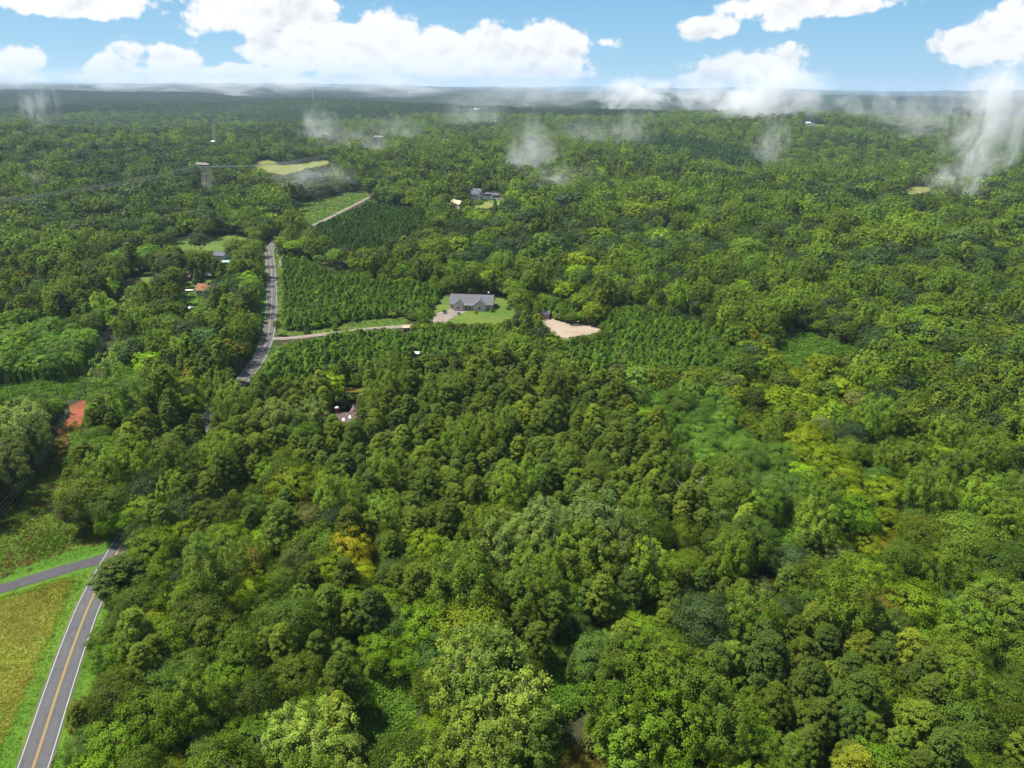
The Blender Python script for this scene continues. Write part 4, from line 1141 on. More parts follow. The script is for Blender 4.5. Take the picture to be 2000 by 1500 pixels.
def instance_mass(name, pts, protos, kind='stuff', label=None):
    """one object: every plant of PTS (x, y, z, rz, scale xyz, proto index, tint) is an instance on one point"""
    n = len(pts)
    me = bpy.data.meshes.new(name); me.vertices.add(n)
    me.vertices.foreach_set('co', np.array([p[:3] for p in pts], np.float32).ravel())
    a = me.attributes.new('rot', 'FLOAT_VECTOR', 'POINT'); a.data.foreach_set('vector', np.array([p[3] for p in pts], np.float32).ravel())
    a = me.attributes.new('scl', 'FLOAT_VECTOR', 'POINT'); a.data.foreach_set('vector', np.array([p[4] for p in pts], np.float32).ravel())
    a = me.attributes.new('idx', 'INT', 'POINT'); a.data.foreach_set('value', np.array([p[5] for p in pts], np.int32))
    a = me.attributes.new('tint', 'FLOAT_COLOR', 'POINT'); a.data.foreach_set('color', np.array([(*p[6], 1.0) for p in pts], np.float32).ravel())
    o = link(name, me); tag(o, kind=kind, label=label)
    c = bpy.data.collections.new(name + '_kinds')
    for i, pm in enumerate(protos): c.objects.link(bpy.data.objects.new('%s_kind_%03d' % (name, i), pm))
    g = bpy.data.node_groups.new(name, 'GeometryNodeTree')
    g.interface.new_socket('Geometry', in_out='INPUT', socket_type='NodeSocketGeometry'); g.interface.new_socket('Geometry', in_out='OUTPUT', socket_type='NodeSocketGeometry')
    N = g.nodes; L = g.links
    gi, go = N.new('NodeGroupInput'), N.new('NodeGroupOutput')
    ci = N.new('GeometryNodeCollectionInfo'); ci.inputs[0].default_value = c; ci.inputs['Separate Children'].default_value = True; ci.inputs['Reset Children'].default_value = True
    ip = N.new('GeometryNodeInstanceOnPoints'); ip.inputs['Pick Instance'].default_value = True
    def attr(nm, typ):
        q = N.new('GeometryNodeInputNamedAttribute'); q.data_type = typ; q.inputs[0].default_value = nm; return q.outputs[0]
    L.new(gi.outputs[0], ip.inputs['Points']); L.new(ci.outputs[0], ip.inputs['Instance']); L.new(attr('idx', 'INT'), ip.inputs['Instance Index'])
    e2r = N.new('FunctionNodeEulerToRotation'); L.new(attr('rot', 'FLOAT_VECTOR'), e2r.inputs[0]); L.new(e2r.outputs[0], ip.inputs['Rotation'])
    L.new(attr('scl', 'FLOAT_VECTOR'), ip.inputs['Scale']); L.new(ip.outputs[0], go.inputs[0])
    md = o.modifiers.new('plants', 'NODES'); md.node_group = g
    return o


NEARMARK = [(240, 1065, 'beside the road above the driveway'), (185, 1190, 'along the lower bend of the road'), (130, 1400, 'by the road at lower left'), (680, 1045, 'near the golden orange tree'),
            (675, 800, 'around the brown roofed house'), (760, 1400, 'around the vine clearing at the bottom'), (960, 1300, 'around the tall pale trees'), (1290, 1320, 'around the dry grass patch'),
            (1160, 1010, 'around the tall silvery group'), (445, 1090, 'around the rusty olive tree'), (572, 925, 'around the lone yellow green tree'), (1400, 800, 'around the vine draped hollow'),
            (1530, 1030, 'around the narrow vine patch'), (1600, 680, 'around the big vine clearing'), (1620, 870, 'around the row of yellow trees'), (1650, 1160, 'around the small tan trees'),
            (1890, 1120, 'around the half bare tree'), (1940, 1190, 'by the bright trees at right'), (1750, 1350, 'on the lower right slope'), (930, 890, 'around the blue conifers'),
            (1230, 800, 'in the upper right pines'), (820, 760, 'in the upper edge pines'), (1110, 640, 'around the gravel lot'), (900, 600, 'around the grey roofed house'), (380, 570, 'around the cottage'),
            (150, 810, 'beside the red clay bank'), (120, 900, 'along the power line strip'), (440, 780, 'beside the upper road'), (535, 600, 'beside the straight far road'), (640, 400, 'around the green pasture'),
            (60, 680, 'in the left vine covered woods'), (350, 830, 'between road and power line'), (400, 350, 'around the lattice tower'), (930, 385, 'around the far white house'), (1750, 520, 'in the right hand woods'),
            (1300, 520, 'far behind the gravel lot'), (200, 430, 'in the woods at the far left'), (600, 1250, 'in the lower left woods'), (350, 1300, 'in the lower roadside thicket'), (900, 1150, 'behind the front clearing'), (1350, 1100, 'on the dark scrubby slope')]
NM = np.array([(a, b) for a, b, _ in NEARMARK], float)


_U = ['first', 'second', 'third', 'fourth', 'fifth', 'sixth', 'seventh', 'eighth', 'ninth']
ORD = _U + ['tenth', 'eleventh', 'twelfth', 'thirteenth', 'fourteenth', 'fifteenth', 'sixteenth', 'seventeenth', 'eighteenth', 'nineteenth'] + [q for d in ('twent', 'thirt', 'fort', 'fift') for q in [d + 'ieth'] + [d + 'y-' + w for w in _U]]


def whereabouts(u, v):
    j = int(np.argmin((NM[:, 0] - u) ** 2 + ((NM[:, 1] - v) * 1.3) ** 2)); txt = NEARMARK[j][2]
    dx, dy = u - NM[j, 0], (v - NM[j, 1]) * 1.5
    w = txt.split(' ', 1)
    if w[0] in ('around', 'near', 'beside', 'by'):
        if math.hypot(dx, dy) < 22: return 'beside ' + w[1], txt
        if abs(dx) > abs(dy): return ('left of ' if dx < 0 else 'right of ') + w[1], txt
        return ('behind ' if dy < 0 else 'in front of ') + w[1], txt
    return txt, txt


def emit_trees():
    P = np.array([(t.x, t.y, t.z + t.h * .6) for t in TREES]); q = project(P)
    B = project(np.array([(t.x, t.y, t.z) for t in TREES])); T = project(np.array([(t.x, t.y, t.z + t.h) for t in TREES]))
    size = np.hypot(T[:, 0] - B[:, 0], T[:, 1] - B[:, 1]) * np.array([1 + t.wide * CROWNR[t.sp] for t in TREES])
    inview = (q[:, 0] > 6) & (q[:, 0] < 1994) & (T[:, 1] < 1490) & (T[:, 1] > 60)
    by = {}
    for i, t in enumerate(TREES): by.setdefault(t.sp, []).append(i)
    named = {}
    for sp, idx in by.items():
        name, cat, word = KIND[sp]
        cand = [i for i in idx if inview[i]]
        cand.sort(key=lambda i: -(size[i] + (1e6 if TREES[i].label else 0)))
        solo = set(cand[:290])
        rest = []
        for i in idx:
            t = TREES[i]; lod = lod_of(t)
            pr = PROTO[sp, lod]; k = t.proto % len(pr)
            if i in solo:
                L0 = 0 if lod == 0 else 1; k1 = t.proto % len(PROTO[sp, L0])
                r = empty(name, (t.x, t.y, t.z), t.rz); r.scale = (t.h * t.wide, t.h * t.wide, t.h)
                link('trunk', PROTO[sp, 0][k1][1], r)
                cr = link('crown', PROTO[sp, 0][k1][0] if L0 == 0 else CROWN_ONLY(sp, k1), r); cr['tint'] = t.tint
                if t.label: tag(r, t.label, cat)
                else:
                    hw = 'tall ' if t.h > SPECIES[sp][0] * 1.12 else ('low ' if t.h < SPECIES[sp][0] * .7 else '')
                    if sp == 'poplar': hw = hw.replace('tall ', 'extra ')
                    where, zone = whereabouts(q[i, 0], q[i, 1])
                    lab = '%s%s %s %s' % (hw, colour_word(t.tint), word, where)
                    named.setdefault(lab, []).append((q[i, 0], r)); tag(r, lab, cat, '%ss %s' % (word, zone))
            else:
                rest.append((t.x, t.y, t.z, (0, 0, t.rz), (t.h * t.wide, t.h * t.wide, t.h), lod * 8 + k, t.tint))
        if rest:
            protos = []; remap = {}
            for p in rest: remap.setdefault(p[5], None)
            for j, key in enumerate(sorted(remap)): remap[key] = j; protos.append(MASSMESH(sp, key // 8, key % 8))
            rest = [(*p[:5], remap[p[5]], p[6]) for p in rest]
            instance_mass(MASS[sp], rest, protos, label=None)
    for lab, L in named.items():
        if len(L) < 2: continue
        L.sort(key=lambda p: p[0])
        for j, (_, r) in enumerate(L):
            r['label'] = lab + (', leftmost' if j == 0 else ', rightmost' if j == len(L) - 1 else ', %s from left' % ORD[min(j, 58)])


_co = {}


def CROWN_ONLY(sp, k):
    if (sp, k) not in _co:
        n1 = SPECIES[sp][2]
        _co[sp, k] = crown_mesh('crown', sp, 100 + 7 * k + len(sp), n1, NEARSIZE[sp] * 2.2)[0]
    return _co[sp, k]


_mm = {}


def MASSMESH(sp, lod, k):
    """near trees of a mass carry their trunk in the same mesh"""
    if lod > 0: return PROTO[sp, lod][k][0]
    if (sp, k) not in _mm: _mm[sp, k] = crown_mesh('tree_mesh', sp, 7 * k + len(sp), SPECIES[sp][1], NEARSIZE[sp], with_trunk=True)[0]
    return _mm[sp, k]


emit_trees()

# ------------------------------------------------------------------ far woods: pieces of canopy, each of many crowns
def canopy_piece(name, seed, size, ntree, quads, spread):
    r = np.random.default_rng(seed); V, F, K = [], [], []
    n0 = 0
    for i in range(ntree):
        cx, cy_ = r.uniform(-.5, .5, 2) * size; h = r.uniform(10, 23); w = r.uniform(3.6, 6.6) * spread; hh = h * .42
        n = quads
        d = unit(r.normal(size=(n, 3)) + np.array([0, 0, .3])); p = d * np.array([w, w, hh]) * r.uniform(.7, 1.05, n)[:, None] + np.array([cx, cy_, h - hh])
        nrm = unit(d + .7 * r.normal(size=(n, 3))); t = r.normal(size=(n, 3)); ld = unit(np.cross(np.cross(nrm, t), nrm)); sd = np.cross(ld, nrm)
        l = r.uniform(1.5, 2.6, n)[:, None] * spread
        q = np.stack([p - ld * l * .5, p + sd * l * .4, p + ld * l * .5, p - sd * l * .4], 1).reshape(-1, 3)
        V.append(q); F.append(np.arange(n * 4).reshape(-1, 4) + n0); n0 += n * 4
        tn = TINT[r.choice(['oak', 'cool', 'cool', 'oakdark', 'pine', 'poplar', 'oakdark'])]; tn = np.array(tn[r.integers(0, len(tn))]) / .105
        c = np.concatenate([tn * math.exp(r.normal(0, .18)), [1]])
        K.append(np.tile(c, (n, 1)) * np.concatenate([np.tile(r.uniform(.8, 1.2, n)[:, None], (1, 3)), np.ones((n, 1))], 1))
    V, F, K = map(np.concatenate, (V, F, K)); nf = len(F)
    me = bpy.data.meshes.new(name); me.vertices.add(len(V)); me.vertices.foreach_set('co', V.astype(np.float32).ravel())
    me.loops.add(nf * 4); me.loops.foreach_set('vertex_index', F.astype(np.int32).ravel())
    me.polygons.add(nf); me.polygons.foreach_set('loop_start', np.arange(0, nf * 4, 4, dtype=np.int32)); me.materials.append(M_LEAF)
    me.update(calc_edges=True)
    at = me.attributes.new('leafvar', 'FLOAT_COLOR', 'FACE'); at.data.foreach_set('color', K.astype(np.float32).ravel())
    return me


FARVIS = [[(900, 210), (945, 208), (945, 222), (900, 222)], [(1060, 222), (1085, 220), (1085, 232), (1060, 232)], [(1572, 240), (1615, 240), (1615, 249), (1572, 249)]]


def far_woods():
    pieces = [canopy_piece('canopy_piece', 300 + k, 120, 150, 44, 1.0) for k in range(5)] + [canopy_piece('canopy_piece', 400 + k, 330, 330, 30, 2.0) for k in range(4)]
    pts = []
    for (r0, r1, s, base, nk) in ((2680, 8200, 92, 0, 5), (8100, 30000, 260, 5, 4)):
        ys = np.arange(r0, r1, s); xs = np.arange(-.86 * r1, .86 * r1, s); gx, gy = np.meshgrid(xs, ys)
        x = gx.ravel() + rng.uniform(-.3, .3, gx.size) * s; y = gy.ravel() + rng.uniform(-.3, .3, gx.size) * s
        ok = frustum(x, y, .08) & (np.hypot(x, y) < 30000); x, y = x[ok], y[ok]; z = hgt(x, y)
        q = project(np.stack([x, y, z + 8], 1)); clear = np.zeros(len(x), bool)
        for pl in FARVIS: clear |= in_poly(q[:, 0], q[:, 1], pl)
        pat = np.sin(x / 340 + 1.7 * np.sin(y / 700)) + np.sin(y / 450 - 1.2 * np.sin(x / 600))
        e = s * .5; slx = (hgt(x + e, y) - hgt(x - e, y)) / (2 * e); sly = (hgt(x, y + e) - hgt(x, y - e)) / (2 * e)
        for k in range(len(x)):
            if clear[k]: continue
            v = .060 * math.exp(rng.normal(0, .10) + .24 * pat[k])
            pts.append((x[k], y[k], z[k] - 1.0, (math.atan(sly[k]), -math.atan(slx[k]), rng.uniform(0, 6.28) if base == 0 else 0), (1, 1, rng.uniform(.9, 1.15)), base + int(rng.integers(0, nk)), (v * (1 - .06 * pat[k]), v, v)))
    instance_mass('distant_woods', pts, pieces)
far_woods()


# ------------------------------------------------------------------ low growth: undergrowth, vines on the open ground, grass tufts
def blades_mesh(name, seed, n, rad, hgt_, leaf, upright):
    r = np.random.default_rng(seed)
    p = np.stack([*(unit(r.normal(size=(n, 2)).repeat(1, axis=0)) * (rad * np.sqrt(r.uniform(0, 1, n)))[:, None]).T, r.uniform(0.05, 1, n) * hgt_], 1)
    p[:, 2] *= np.clip(1.15 - (np.hypot(p[:, 0], p[:, 1]) / rad) ** 2, .15, 1)
    nrm = unit(r.normal(size=(n, 3)) * (.6 if not upright else 1.0) + np.array([0, 0, 1.2 if not upright else .1]))
    t = r.normal(size=(n, 3)); t[:, 2] += 2.2 if upright else 0
    ld = unit(np.cross(np.cross(nrm, t), nrm)); sd = np.cross(ld, nrm); l = (leaf * r.uniform(.7, 1.4, n))[:, None]; w = l * (.34 if upright else .75)
    V = np.stack([p - ld * l * .5, p + sd * w * .5, p + ld * l * .5, p - sd * w * .5], 1).reshape(-1, 3); F = np.arange(n * 4).reshape(-1, 4)
    me = mesh_from(name, V, F, [M_LEAF])
    cv = r.uniform(.75, 1.25, n); at = me.attributes.new('leafvar', 'FLOAT_COLOR', 'FACE')
    at.data.foreach_set('color', np.stack([cv * r.uniform(.9, 1.12, n), cv, cv, np.ones(n)], 1).astype(np.float32).ravel())
    return me


def scatter_on(keys, spacing, jit=.48):
    out = []
    for k in keys:
        W = SHEETS[k][:, :2]; l, h = W.min(0), W.max(0)
        gx, gy = np.meshgrid(np.arange(l[0], h[0], spacing), np.arange(l[1], h[1], spacing))
        x = gx.ravel() + rng.uniform(-jit, jit, gx.size) * spacing; y = gy.ravel() + rng.uniform(-jit, jit, gx.size) * spacing
        ok = in_poly(x, y, W); x, y = x[ok], y[ok]
        for s in range(0, len(x), 3000):
            dd = np.min((x[s:s + 3000, None] - _paths[None, :, 0]) ** 2 + (y[s:s + 3000, None] - _paths[None, :, 1]) ** 2, axis=1)
            q = dd > 3.6 ** 2
            out.append(np.stack([x[s:s + 3000][q], y[s:s + 3000][q]], 1))
    return np.concatenate(out)


def low_growth():
    # undergrowth under and between the near trees
    N = 16000
    y = np.sqrt(rng.uniform(60 ** 2, 420 ** 2, N)); x = rng.uniform(-1, 1, N) * (.8 * y + 30)
    h = rng.uniform(1.6, 4.2, N); ok = ~blocked(x, y, h, h * .6) & ~near_path(x, y, 4.6); x, y, h = x[ok], y[ok], h[ok]
    pts = []
    for k in range(len(x)):
        tn = TINT[['oak', 'fresh', 'vine', 'oak', 'dusty'][int(rng.integers(0, 5))]]; c = np.array(tn[int(rng.integers(0, len(tn)))]) * math.exp(rng.normal(0, .15))
        lod = 0 if y[k] < 170 else 1
        pts.append((x[k], y[k], float(hgt(x[k], y[k])), (0, 0, rng.uniform(0, 6.28)), (h[k] * 1.15, h[k] * 1.15, h[k]), lod * 3 + int(rng.integers(0, 3)), c.tolist()))
    instance_mass('undergrowth', pts, [PROTO['shrub', 0][k][0] for k in range(3)] + [PROTO['shrub', 1][k][0] for k in range(3)])
    # vines over the open hollows
    vm = [blades_mesh('vine_mat', 20 + k, 110, 1.5, .9, .42, False) for k in range(4)]
    P = np.concatenate([scatter_on(['kudzu_front', 'kudzu_gap', 'kudzu_side'], .95), scatter_on(['kudzu_field', 'kudzu_clearing'], 1.5)]); pts = []
    for (X, Y) in P:
        c = np.array(TINT['vine'][int(rng.integers(0, 3))]) * math.exp(rng.normal(0, .16)); lump = .5 + .5 * math.sin(X / 3.3 + 2 * math.sin(Y / 4.1)) * math.sin(Y / 2.9)
        s = rng.uniform(.8, 1.3); pts.append((X, Y, float(hgt(X, Y)) + .05 + .5 * lump, (rng.normal(0, .25), rng.normal(0, .25), rng.uniform(0, 6.28)), (s, s, s * (.5 + 1.1 * lump)), int(rng.integers(0, 4)), c.tolist()))
    instance_mass('ground_vines', pts, vm)
    # grass tufts: meadow, verges, strip under the power line, pastures
    gm = [blades_mesh('grass_tuft', 40 + k, 34, .6, .20, .30, True) for k in range(4)]
    pts = []
    for keys, sp, cols, sc in ((['meadow'], .62, [(.28, .315, .040), (.31, .305, .044), (.25, .315, .032), (.28, .285, .042)], 1.0), (['verge_left', 'verge_right'], .7, [(.12, .25, .016), (.145, .26, .018), (.10, .21, .015)], .8),
                           (['corridor_low', 'corridor_mid'], .85, [(.13, .20, .022), (.16, .24, .022), (.12, .10, .025), (.11, .19, .018)], 1.5), (['dry_patch'], .7, [(.15, .12, .02), (.12, .115, .018)], 1.0),
                           (['road_verge_far', 'road_verge_low', 'verge_west', 'yard'], 1.6, [(.10, .18, .025), (.13, .19, .028), (.08, .15, .022)], 1.6), (['pasture_near'], 2.6, [(.10, .18, .03), (.08, .14, .025), (.14, .19, .035)], 2.4)):
        P = scatter_on(keys, sp)
        pat = np.sin(P[:, 0] / 5.1 + 2 * np.sin(P[:, 1] / 7.7)) + np.sin(P[:, 1] / 4.3 - 2 * np.sin(P[:, 0] / 9.1))
        for (X, Y), q in zip(P, pat):
            i = int(np.clip(len(cols) * (q + 2) / 4 + rng.normal(0, .8), 0, len(cols) - 1)); c = np.array(cols[i]) * math.exp(rng.normal(0, .14))
            s = sc * rng.uniform(.6, 1.25) * (1.35 if q > 1.2 else 1)
            pts.append((X, Y, float(hgt(X, Y)) + .05, (rng.normal(0, .12), rng.normal(0, .12), rng.uniform(0, 6.28)), (s, s, s), int(rng.integers(0, 4)), c.tolist()))
    instance_mass('grass', pts, gm)
    # brown brush on the strip under the power line
    P = px_poly([(20, 1108), (45, 1100), (40, 1115), (15, 1120), (30, 1095), (60, 1085), (180, 1062), (195, 1058), (110, 905), (95, 960), (50, 1000), (60, 1010), (85, 985)])
    pts = []
    for p in P:
        for _ in range(4):
            X, Y = p[0] + rng.normal(0, 2.2), p[1] + rng.normal(0, 1.6); s = rng.uniform(.4, .8); c = np.array([(.19, .105, .04), (.15, .13, .03), (.17, .12, .04)][int(rng.integers(0, 3))])
            pts.append((X, Y, float(hgt(X, Y)), (0, 0, rng.uniform(0, 6.28)), (s, s, s), int(rng.integers(0, 4)), c.tolist()))
    instance_mass('brown_brush', pts, vm)
low_growth()

# ------------------------------------------------------------------ buildings
M_ROOFBROWN = mat('roof_brown', (0.135, 0.092, 0.086), 0.85, 0.2, var=0.35, scale=1.5, bump=0.3)
M_ROOFORANGE = mat('roof_orange', (0.26,0.12,0.068), 0.85, 0.2, var=0.3, scale=1.2, bump=0.3)
M_ROOFGREY = mat('roof_grey', (0.125, 0.122, 0.138), 0.8, 0.25, var=0.25, scale=1.2, bump=0.3)
M_ROOFDARK = mat('roof_dark', (0.10, 0.095, 0.125), 0.8, 0.3, var=0.3, scale=0.8, bump=0.3)
M_ROOFTAN = mat('roof_tan', (0.52, 0.40, 0.28), 0.85, 0.2, var=0.25, scale=1)
M_ROOFTEAL = mat('roof_teal', (0.25, 0.42, 0.34), 0.6, 0.3, var=0.2, scale=1)
M_ROOFMETAL = mat('roof_pale_metal', (0.62, 0.60, 0.58), 0.45, 0.4, 0.1, var=0.15, scale=1)
M_SIDING = mat('pale_siding', (0.66, 0.62, 0.55), 0.8, 0.2, var=0.1, scale=2)
M_STONE = mat('pale_stone', (0.52, 0.44, 0.38), 0.9, 0.2, var=0.35, scale=3)
M_SHEDRED = mat('shed_wood', (0.16, 0.08, 0.06), 0.9, 0.2, var=0.3, scale=4)
M_TAN = mat('tan_wood', (0.36, 0.26, 0.18), 0.9, 0.2, var=0.25, scale=4)


def put_window(parent, c, w, h, face=(0, -1), fm=None):
    """frame standing 4 cm proud of the wall with a recessed pane"""
    ax, ay = face; f = MB(); t = .09
    for dz in (-h / 2, h / 2): f.box((c[0] + ax * .03, c[1] + ay * .03, c[2] + dz), (w + t if ay else .10, .10 if ay else w + t, t))
    for ds in (-w / 2, w / 2): f.box((c[0] + ax * .03 + (ds if ay else 0), c[1] + ay * .03 + (0 if ay else ds), c[2]), (t if ay else .098, .098 if ay else t, h - t))
    f.box((c[0] + ax * .028, c[1] + ay * .028, c[2]), (w - t if ay else .06, .06 if ay else w - t, t * .6))
    wo = f.build('window', fm or M_PAINTW, parent)
    MB().box((c[0] + ax * .012, c[1] + ay * .012, c[2]), (w - t if ay else .02, .02 if ay else w - t, h - t)).build('pane', M_GLASS, wo)
    return wo


def house(name, label, cat, loc, rz, Lx, Wy, wall_h, roof_h, wm, rm, windows=(), door=None, chimney=None, over=.5, extra=None, group=None):
    r = empty(name, loc, rz); tag(r, label, cat, group)
    x, y = Lx / 2, Wy / 2
    b = MB(); b.box((0, 0, wall_h / 2 - .4), (Lx, Wy, wall_h + .8))
    b.add([(-x, -y, wall_h), (-x, y, wall_h), (-x, 0, wall_h + roof_h), (x, -y, wall_h), (x, y, wall_h), (x, 0, wall_h + roof_h)], [(0, 1, 2), (3, 5, 4), (0, 2, 5, 3), (1, 4, 5, 2)])
    b.build('wall', wm, r)
    s = roof_h / y; th = .18; rf = MB()
    for sg in (-1, 1):
        e = sg * (y + over); ze = wall_h - over * s + .05; zr = wall_h + roof_h + .05
        g = .004 if sg > 0 else 0
        rf.add([(-x - over, 0, zr + g), (x + over, 0, zr + g), (x + over, e, ze), (-x - over, e, ze), (-x - over, 0, zr + th + g), (x + over, 0, zr + th + g), (x + over, e, ze + th), (-x - over, e, ze + th)],
               [(0, 1, 2, 3), (4, 7, 6, 5), (3, 2, 6, 7), (0, 3, 7, 4), (1, 5, 6, 2)])
    ro = rf.build('roof', rm, r)
    MB().tube((-x - over, 0, wall_h + roof_h + .22), (x + over, 0, wall_h + roof_h + .22), .12, n=6).build('ridge_cap', rm, ro)
    for (wx, wz, ww, wh, fc) in windows:
        c = (wx, fc[1] * y, wz) if fc[1] else (fc[0] * x, wx, wz)
        put_window(r, c, ww, wh, fc)
    if door:
        dx, dw, dh = door; d = MB().box((dx, -y - .03, dh / 2), (dw, .08, dh)).build('door', M_TAN, r)
        MB().box((dx + dw * .35, -y - .09, dh / 2), (.06, .05, .12)).build('handle', M_STEEL, d)
    if chimney:
        cx, cyy, cw, ch, cm = chimney
        ck = MB().box((cx, cyy, ch / 2), (cw, cw * 1.3, ch)).box((cx, cyy, ch + .1), (cw + .25, cw * 1.3 + .25, .2)).build('chimney', cm, r)
        MB().box((cx, cyy, ch + .32), (cw * .6, cw * .9, .22)).build('chimney_cap', M_PAINTW, ck)
    if extra: extra(r)
    return r


def at(u, v, above=0.0): return tuple(unproject(u, v, above)[0])


F_, B_, L_, R_ = (0, -1), (0, 1), (-1, 0), (1, 0)


def woods_house(r):
    # two skylights on the slope facing the clearing side, vent pipe, cross gable behind the ridge
    s = 2.9 / 4.5
    for k, (sx, sy) in enumerate(((-4.2, -2.6), (-1.8, -1.9))):
        q = MB(); z = 2.9 + 2.9 - abs(sy) * s + .32
        a = math.atan(s); dy, dz = .62 * math.cos(a), .62 * math.sin(a)
        q.add([(sx - .42, sy - dy, z - dz), (sx + .42, sy - dy, z - dz), (sx + .42, sy + dy, z + dz), (sx - .42, sy + dy, z + dz), (sx - .42, sy - dy, z - dz - .2), (sx + .42, sy - dy, z - dz - .2), (sx + .42, sy + dy, z + dz - .2), (sx - .42, sy + dy, z + dz - .2)],
              [(0, 1, 2, 3), (7, 6, 5, 4), (0, 4, 5, 1), (1, 5, 6, 2), (2, 6, 7, 3), (3, 7, 4, 0)])
        q.build('skylight', M_PAINTW, r)
    MB().tube((-2.9, -1.1, 4.6), (-2.9, -1.1, 5.75), .14).build('vent_pipe', M_PAINTW, r)
    g = MB(); g.add([(-1.6, .2, 5.3), (1.6, .2, 5.3), (0, .2, 6.7), (-2.2, 5.2, 3.2), (2.2, 5.2, 3.2), (0, 5.2, 6.7)], [(0, 2, 1), (3, 4, 5), (0, 3, 5, 2), (1, 2, 5, 4), (0, 1, 4, 3)])
    g.build('cross_gable', M_ROOFBROWN, r)
p = at(692, 805, 5.8)
house('house', 'brown roofed house with white skylights and brick chimney half hidden in the woods', 'house', p, R(14), 14, 9, 2.9, 2.9, M_BRICK, M_ROOFBROWN,
      [(-4, 1.6, 1.2, 1.3, F_), (0, 1.6, 1.6, 1.3, F_), (4, 1.6, 1.2, 1.3, F_)], (2, 1.0, 2.1), (-6.3, 1.2, 1.3, 7.6, M_BRICK), extra=woods_house)
p = at(384.5, 577.5)
house('cottage', 'small white walled cottage with an orange brown roof beside the huge dark tree', 'house', (p[0] + 6.0, p[1] + 4.2, p[2]), R(-3), 12, 8.0, 3.4, 2.9, M_SIDING, M_ROOFORANGE,
      [(-4.6, 1.9, .9, 1.3, F_), (-3.3, 1.9, .9, 1.3, F_), (-2.0, 1.9, .9, 1.3, F_), (0.5, 1.8, 1.2, 1.3, F_), (0, 1.8, 1.1, 1.3, L_), (4, 1.8, 1.2, 1.3, F_)], (2.4, 1.0, 2.1), (3, 1, .8, 7.2, M_BRICK))
p = at(366, 548)
house('shed', 'small dark red shed with a pale end wall among the yard trees above the cottage', 'shed', p, R(35), 4.2, 3.0, 2.4, 1.1, M_SHEDRED, M_ROOFBROWN, [(0, 1.4, .8, .8, R_)], (0, .9, 1.9), over=.25)
p = at(429, 506)
house('house', 'grey roofed small house partly behind the roadside tree in the upper yard', 'house', (p[0], p[1] + 3, p[2]), R(-12), 9, 6.5, 2.7, 2.0, M_SIDING, M_ROOFDARK, [(-2.5, 1.5, 1.0, 1.1, F_), (2.5, 1.5, 1.0, 1.1, F_)], (0, .9, 2.0))
p = at(442, 519)
house('shed', 'pale teal roofed open shed behind the low light green tree', 'shed', (p[0], p[1] + 2, p[2]), R(8), 5.5, 4, 2.6, .7, M_TAN, M_ROOFTEAL, [(-1.2, 1.4, .8, .8, F_)], (1, 1.2, 2.0), over=.5)
p = at(812, 699)
house('shed', 'small white roofed shed among the trees below the gravel track', 'shed', (p[0], p[1] + 1, p[2]), R(-5), 3.4, 2.4, 2.2, .5, M_TAN, M_ROOFMETAL, [(-.9, 1.3, .7, .8, F_)], (.7, .8, 1.9), over=.25)
p = at(793, 648)
house('hut', 'small brown hut with a tan roof standing at the gravel track', 'hut', (p[0], p[1] + 1, p[2]), R(12), 3.2, 2.6, 2.4, .8, M_SHEDRED, M_ROOFTAN, [(-.9, 1.4, .6, .7, F_)], (.5, .8, 1.9), over=.35)


def big_wings(r):
    for k, (gx, gw, gh) in enumerate(((-7.2, 6.0, 2.5), (5.0, 7.5, 3.0))):
        g = MB(); g.prism([(gx - gw / 2, -.4), (gx + gw / 2, -.4), (gx + gw / 2, 3.2), (gx, 3.2 + gh), (gx - gw / 2, 3.2)], -8.2, -4); w = g.build('front_gable', M_STONE, r)
        q = MB(); s = gh / (gw / 2); ov = .45
        for sg in (-1, 1):
            xe = gx + sg * (gw / 2 + ov); ze = 3.2 - ov * s + .06
            q.add([(gx, -8.7, 3.26 + gh), (gx, -.5, 3.26 + gh), (xe, -.5, ze), (xe, -8.7, ze), (gx, -8.7, 3.44 + gh), (gx, -.5, 3.44 + gh), (xe, -.5, ze + .18), (xe, -8.7, ze + .18)], [(0, 1, 2, 3), (7, 6, 5, 4), (3, 2, 6, 7), (0, 3, 7, 4)])
        q.build('gable_roof', M_ROOFGREY, w)
        put_window(r, (gx, -8.2, 1.7), 1.8, 1.4, F_)
    for k in range(4): MB().tube((-3.6 + 1.9 * k, -7.4, -.1), (-3.6 + 1.9 * k, -7.4, 2.9), .14).build('porch_post', M_PAINTW, r)
    MB().add([(-4.1, -7.8, 2.9), (1.9 if True else 0, -7.8, 2.9), (1.9, -5.2, 3.5), (-4.1, -5.2, 3.5), (-4.1, -7.8, 3.06), (1.9, -7.8, 3.06), (1.9, -5.2, 3.66), (-4.1, -5.2, 3.66)], [(3, 2, 1, 0), (4, 5, 6, 7), (0, 1, 5, 4), (1, 2, 6, 5), (0, 4, 7, 3)]).build('porch_roof', M_ROOFGREY, r)
p = at(918, 606)
house('house', 'wide grey roofed house with two front gables standing on the bright lawn', 'house', (p[0] + 1, p[1] + 7, p[2]), R(-4), 25, 10.5, 3.2, 4.2, M_STONE, M_ROOFGREY,
      [(-2.6, 1.6, 1.3, 1.4, F_), (1.0, 1.6, 1.3, 1.4, F_), (10.5, 1.6, 1.3, 1.4, F_), (-11.2, 1.6, 1.1, 1.4, F_), (0, 1.6, 1.2, 1.4, R_)], (-.8, 1.1, 2.2), (9.5, 1.5, 1.1, 8.4, M_BRICK), extra=big_wings)
p = at(1062, 622)
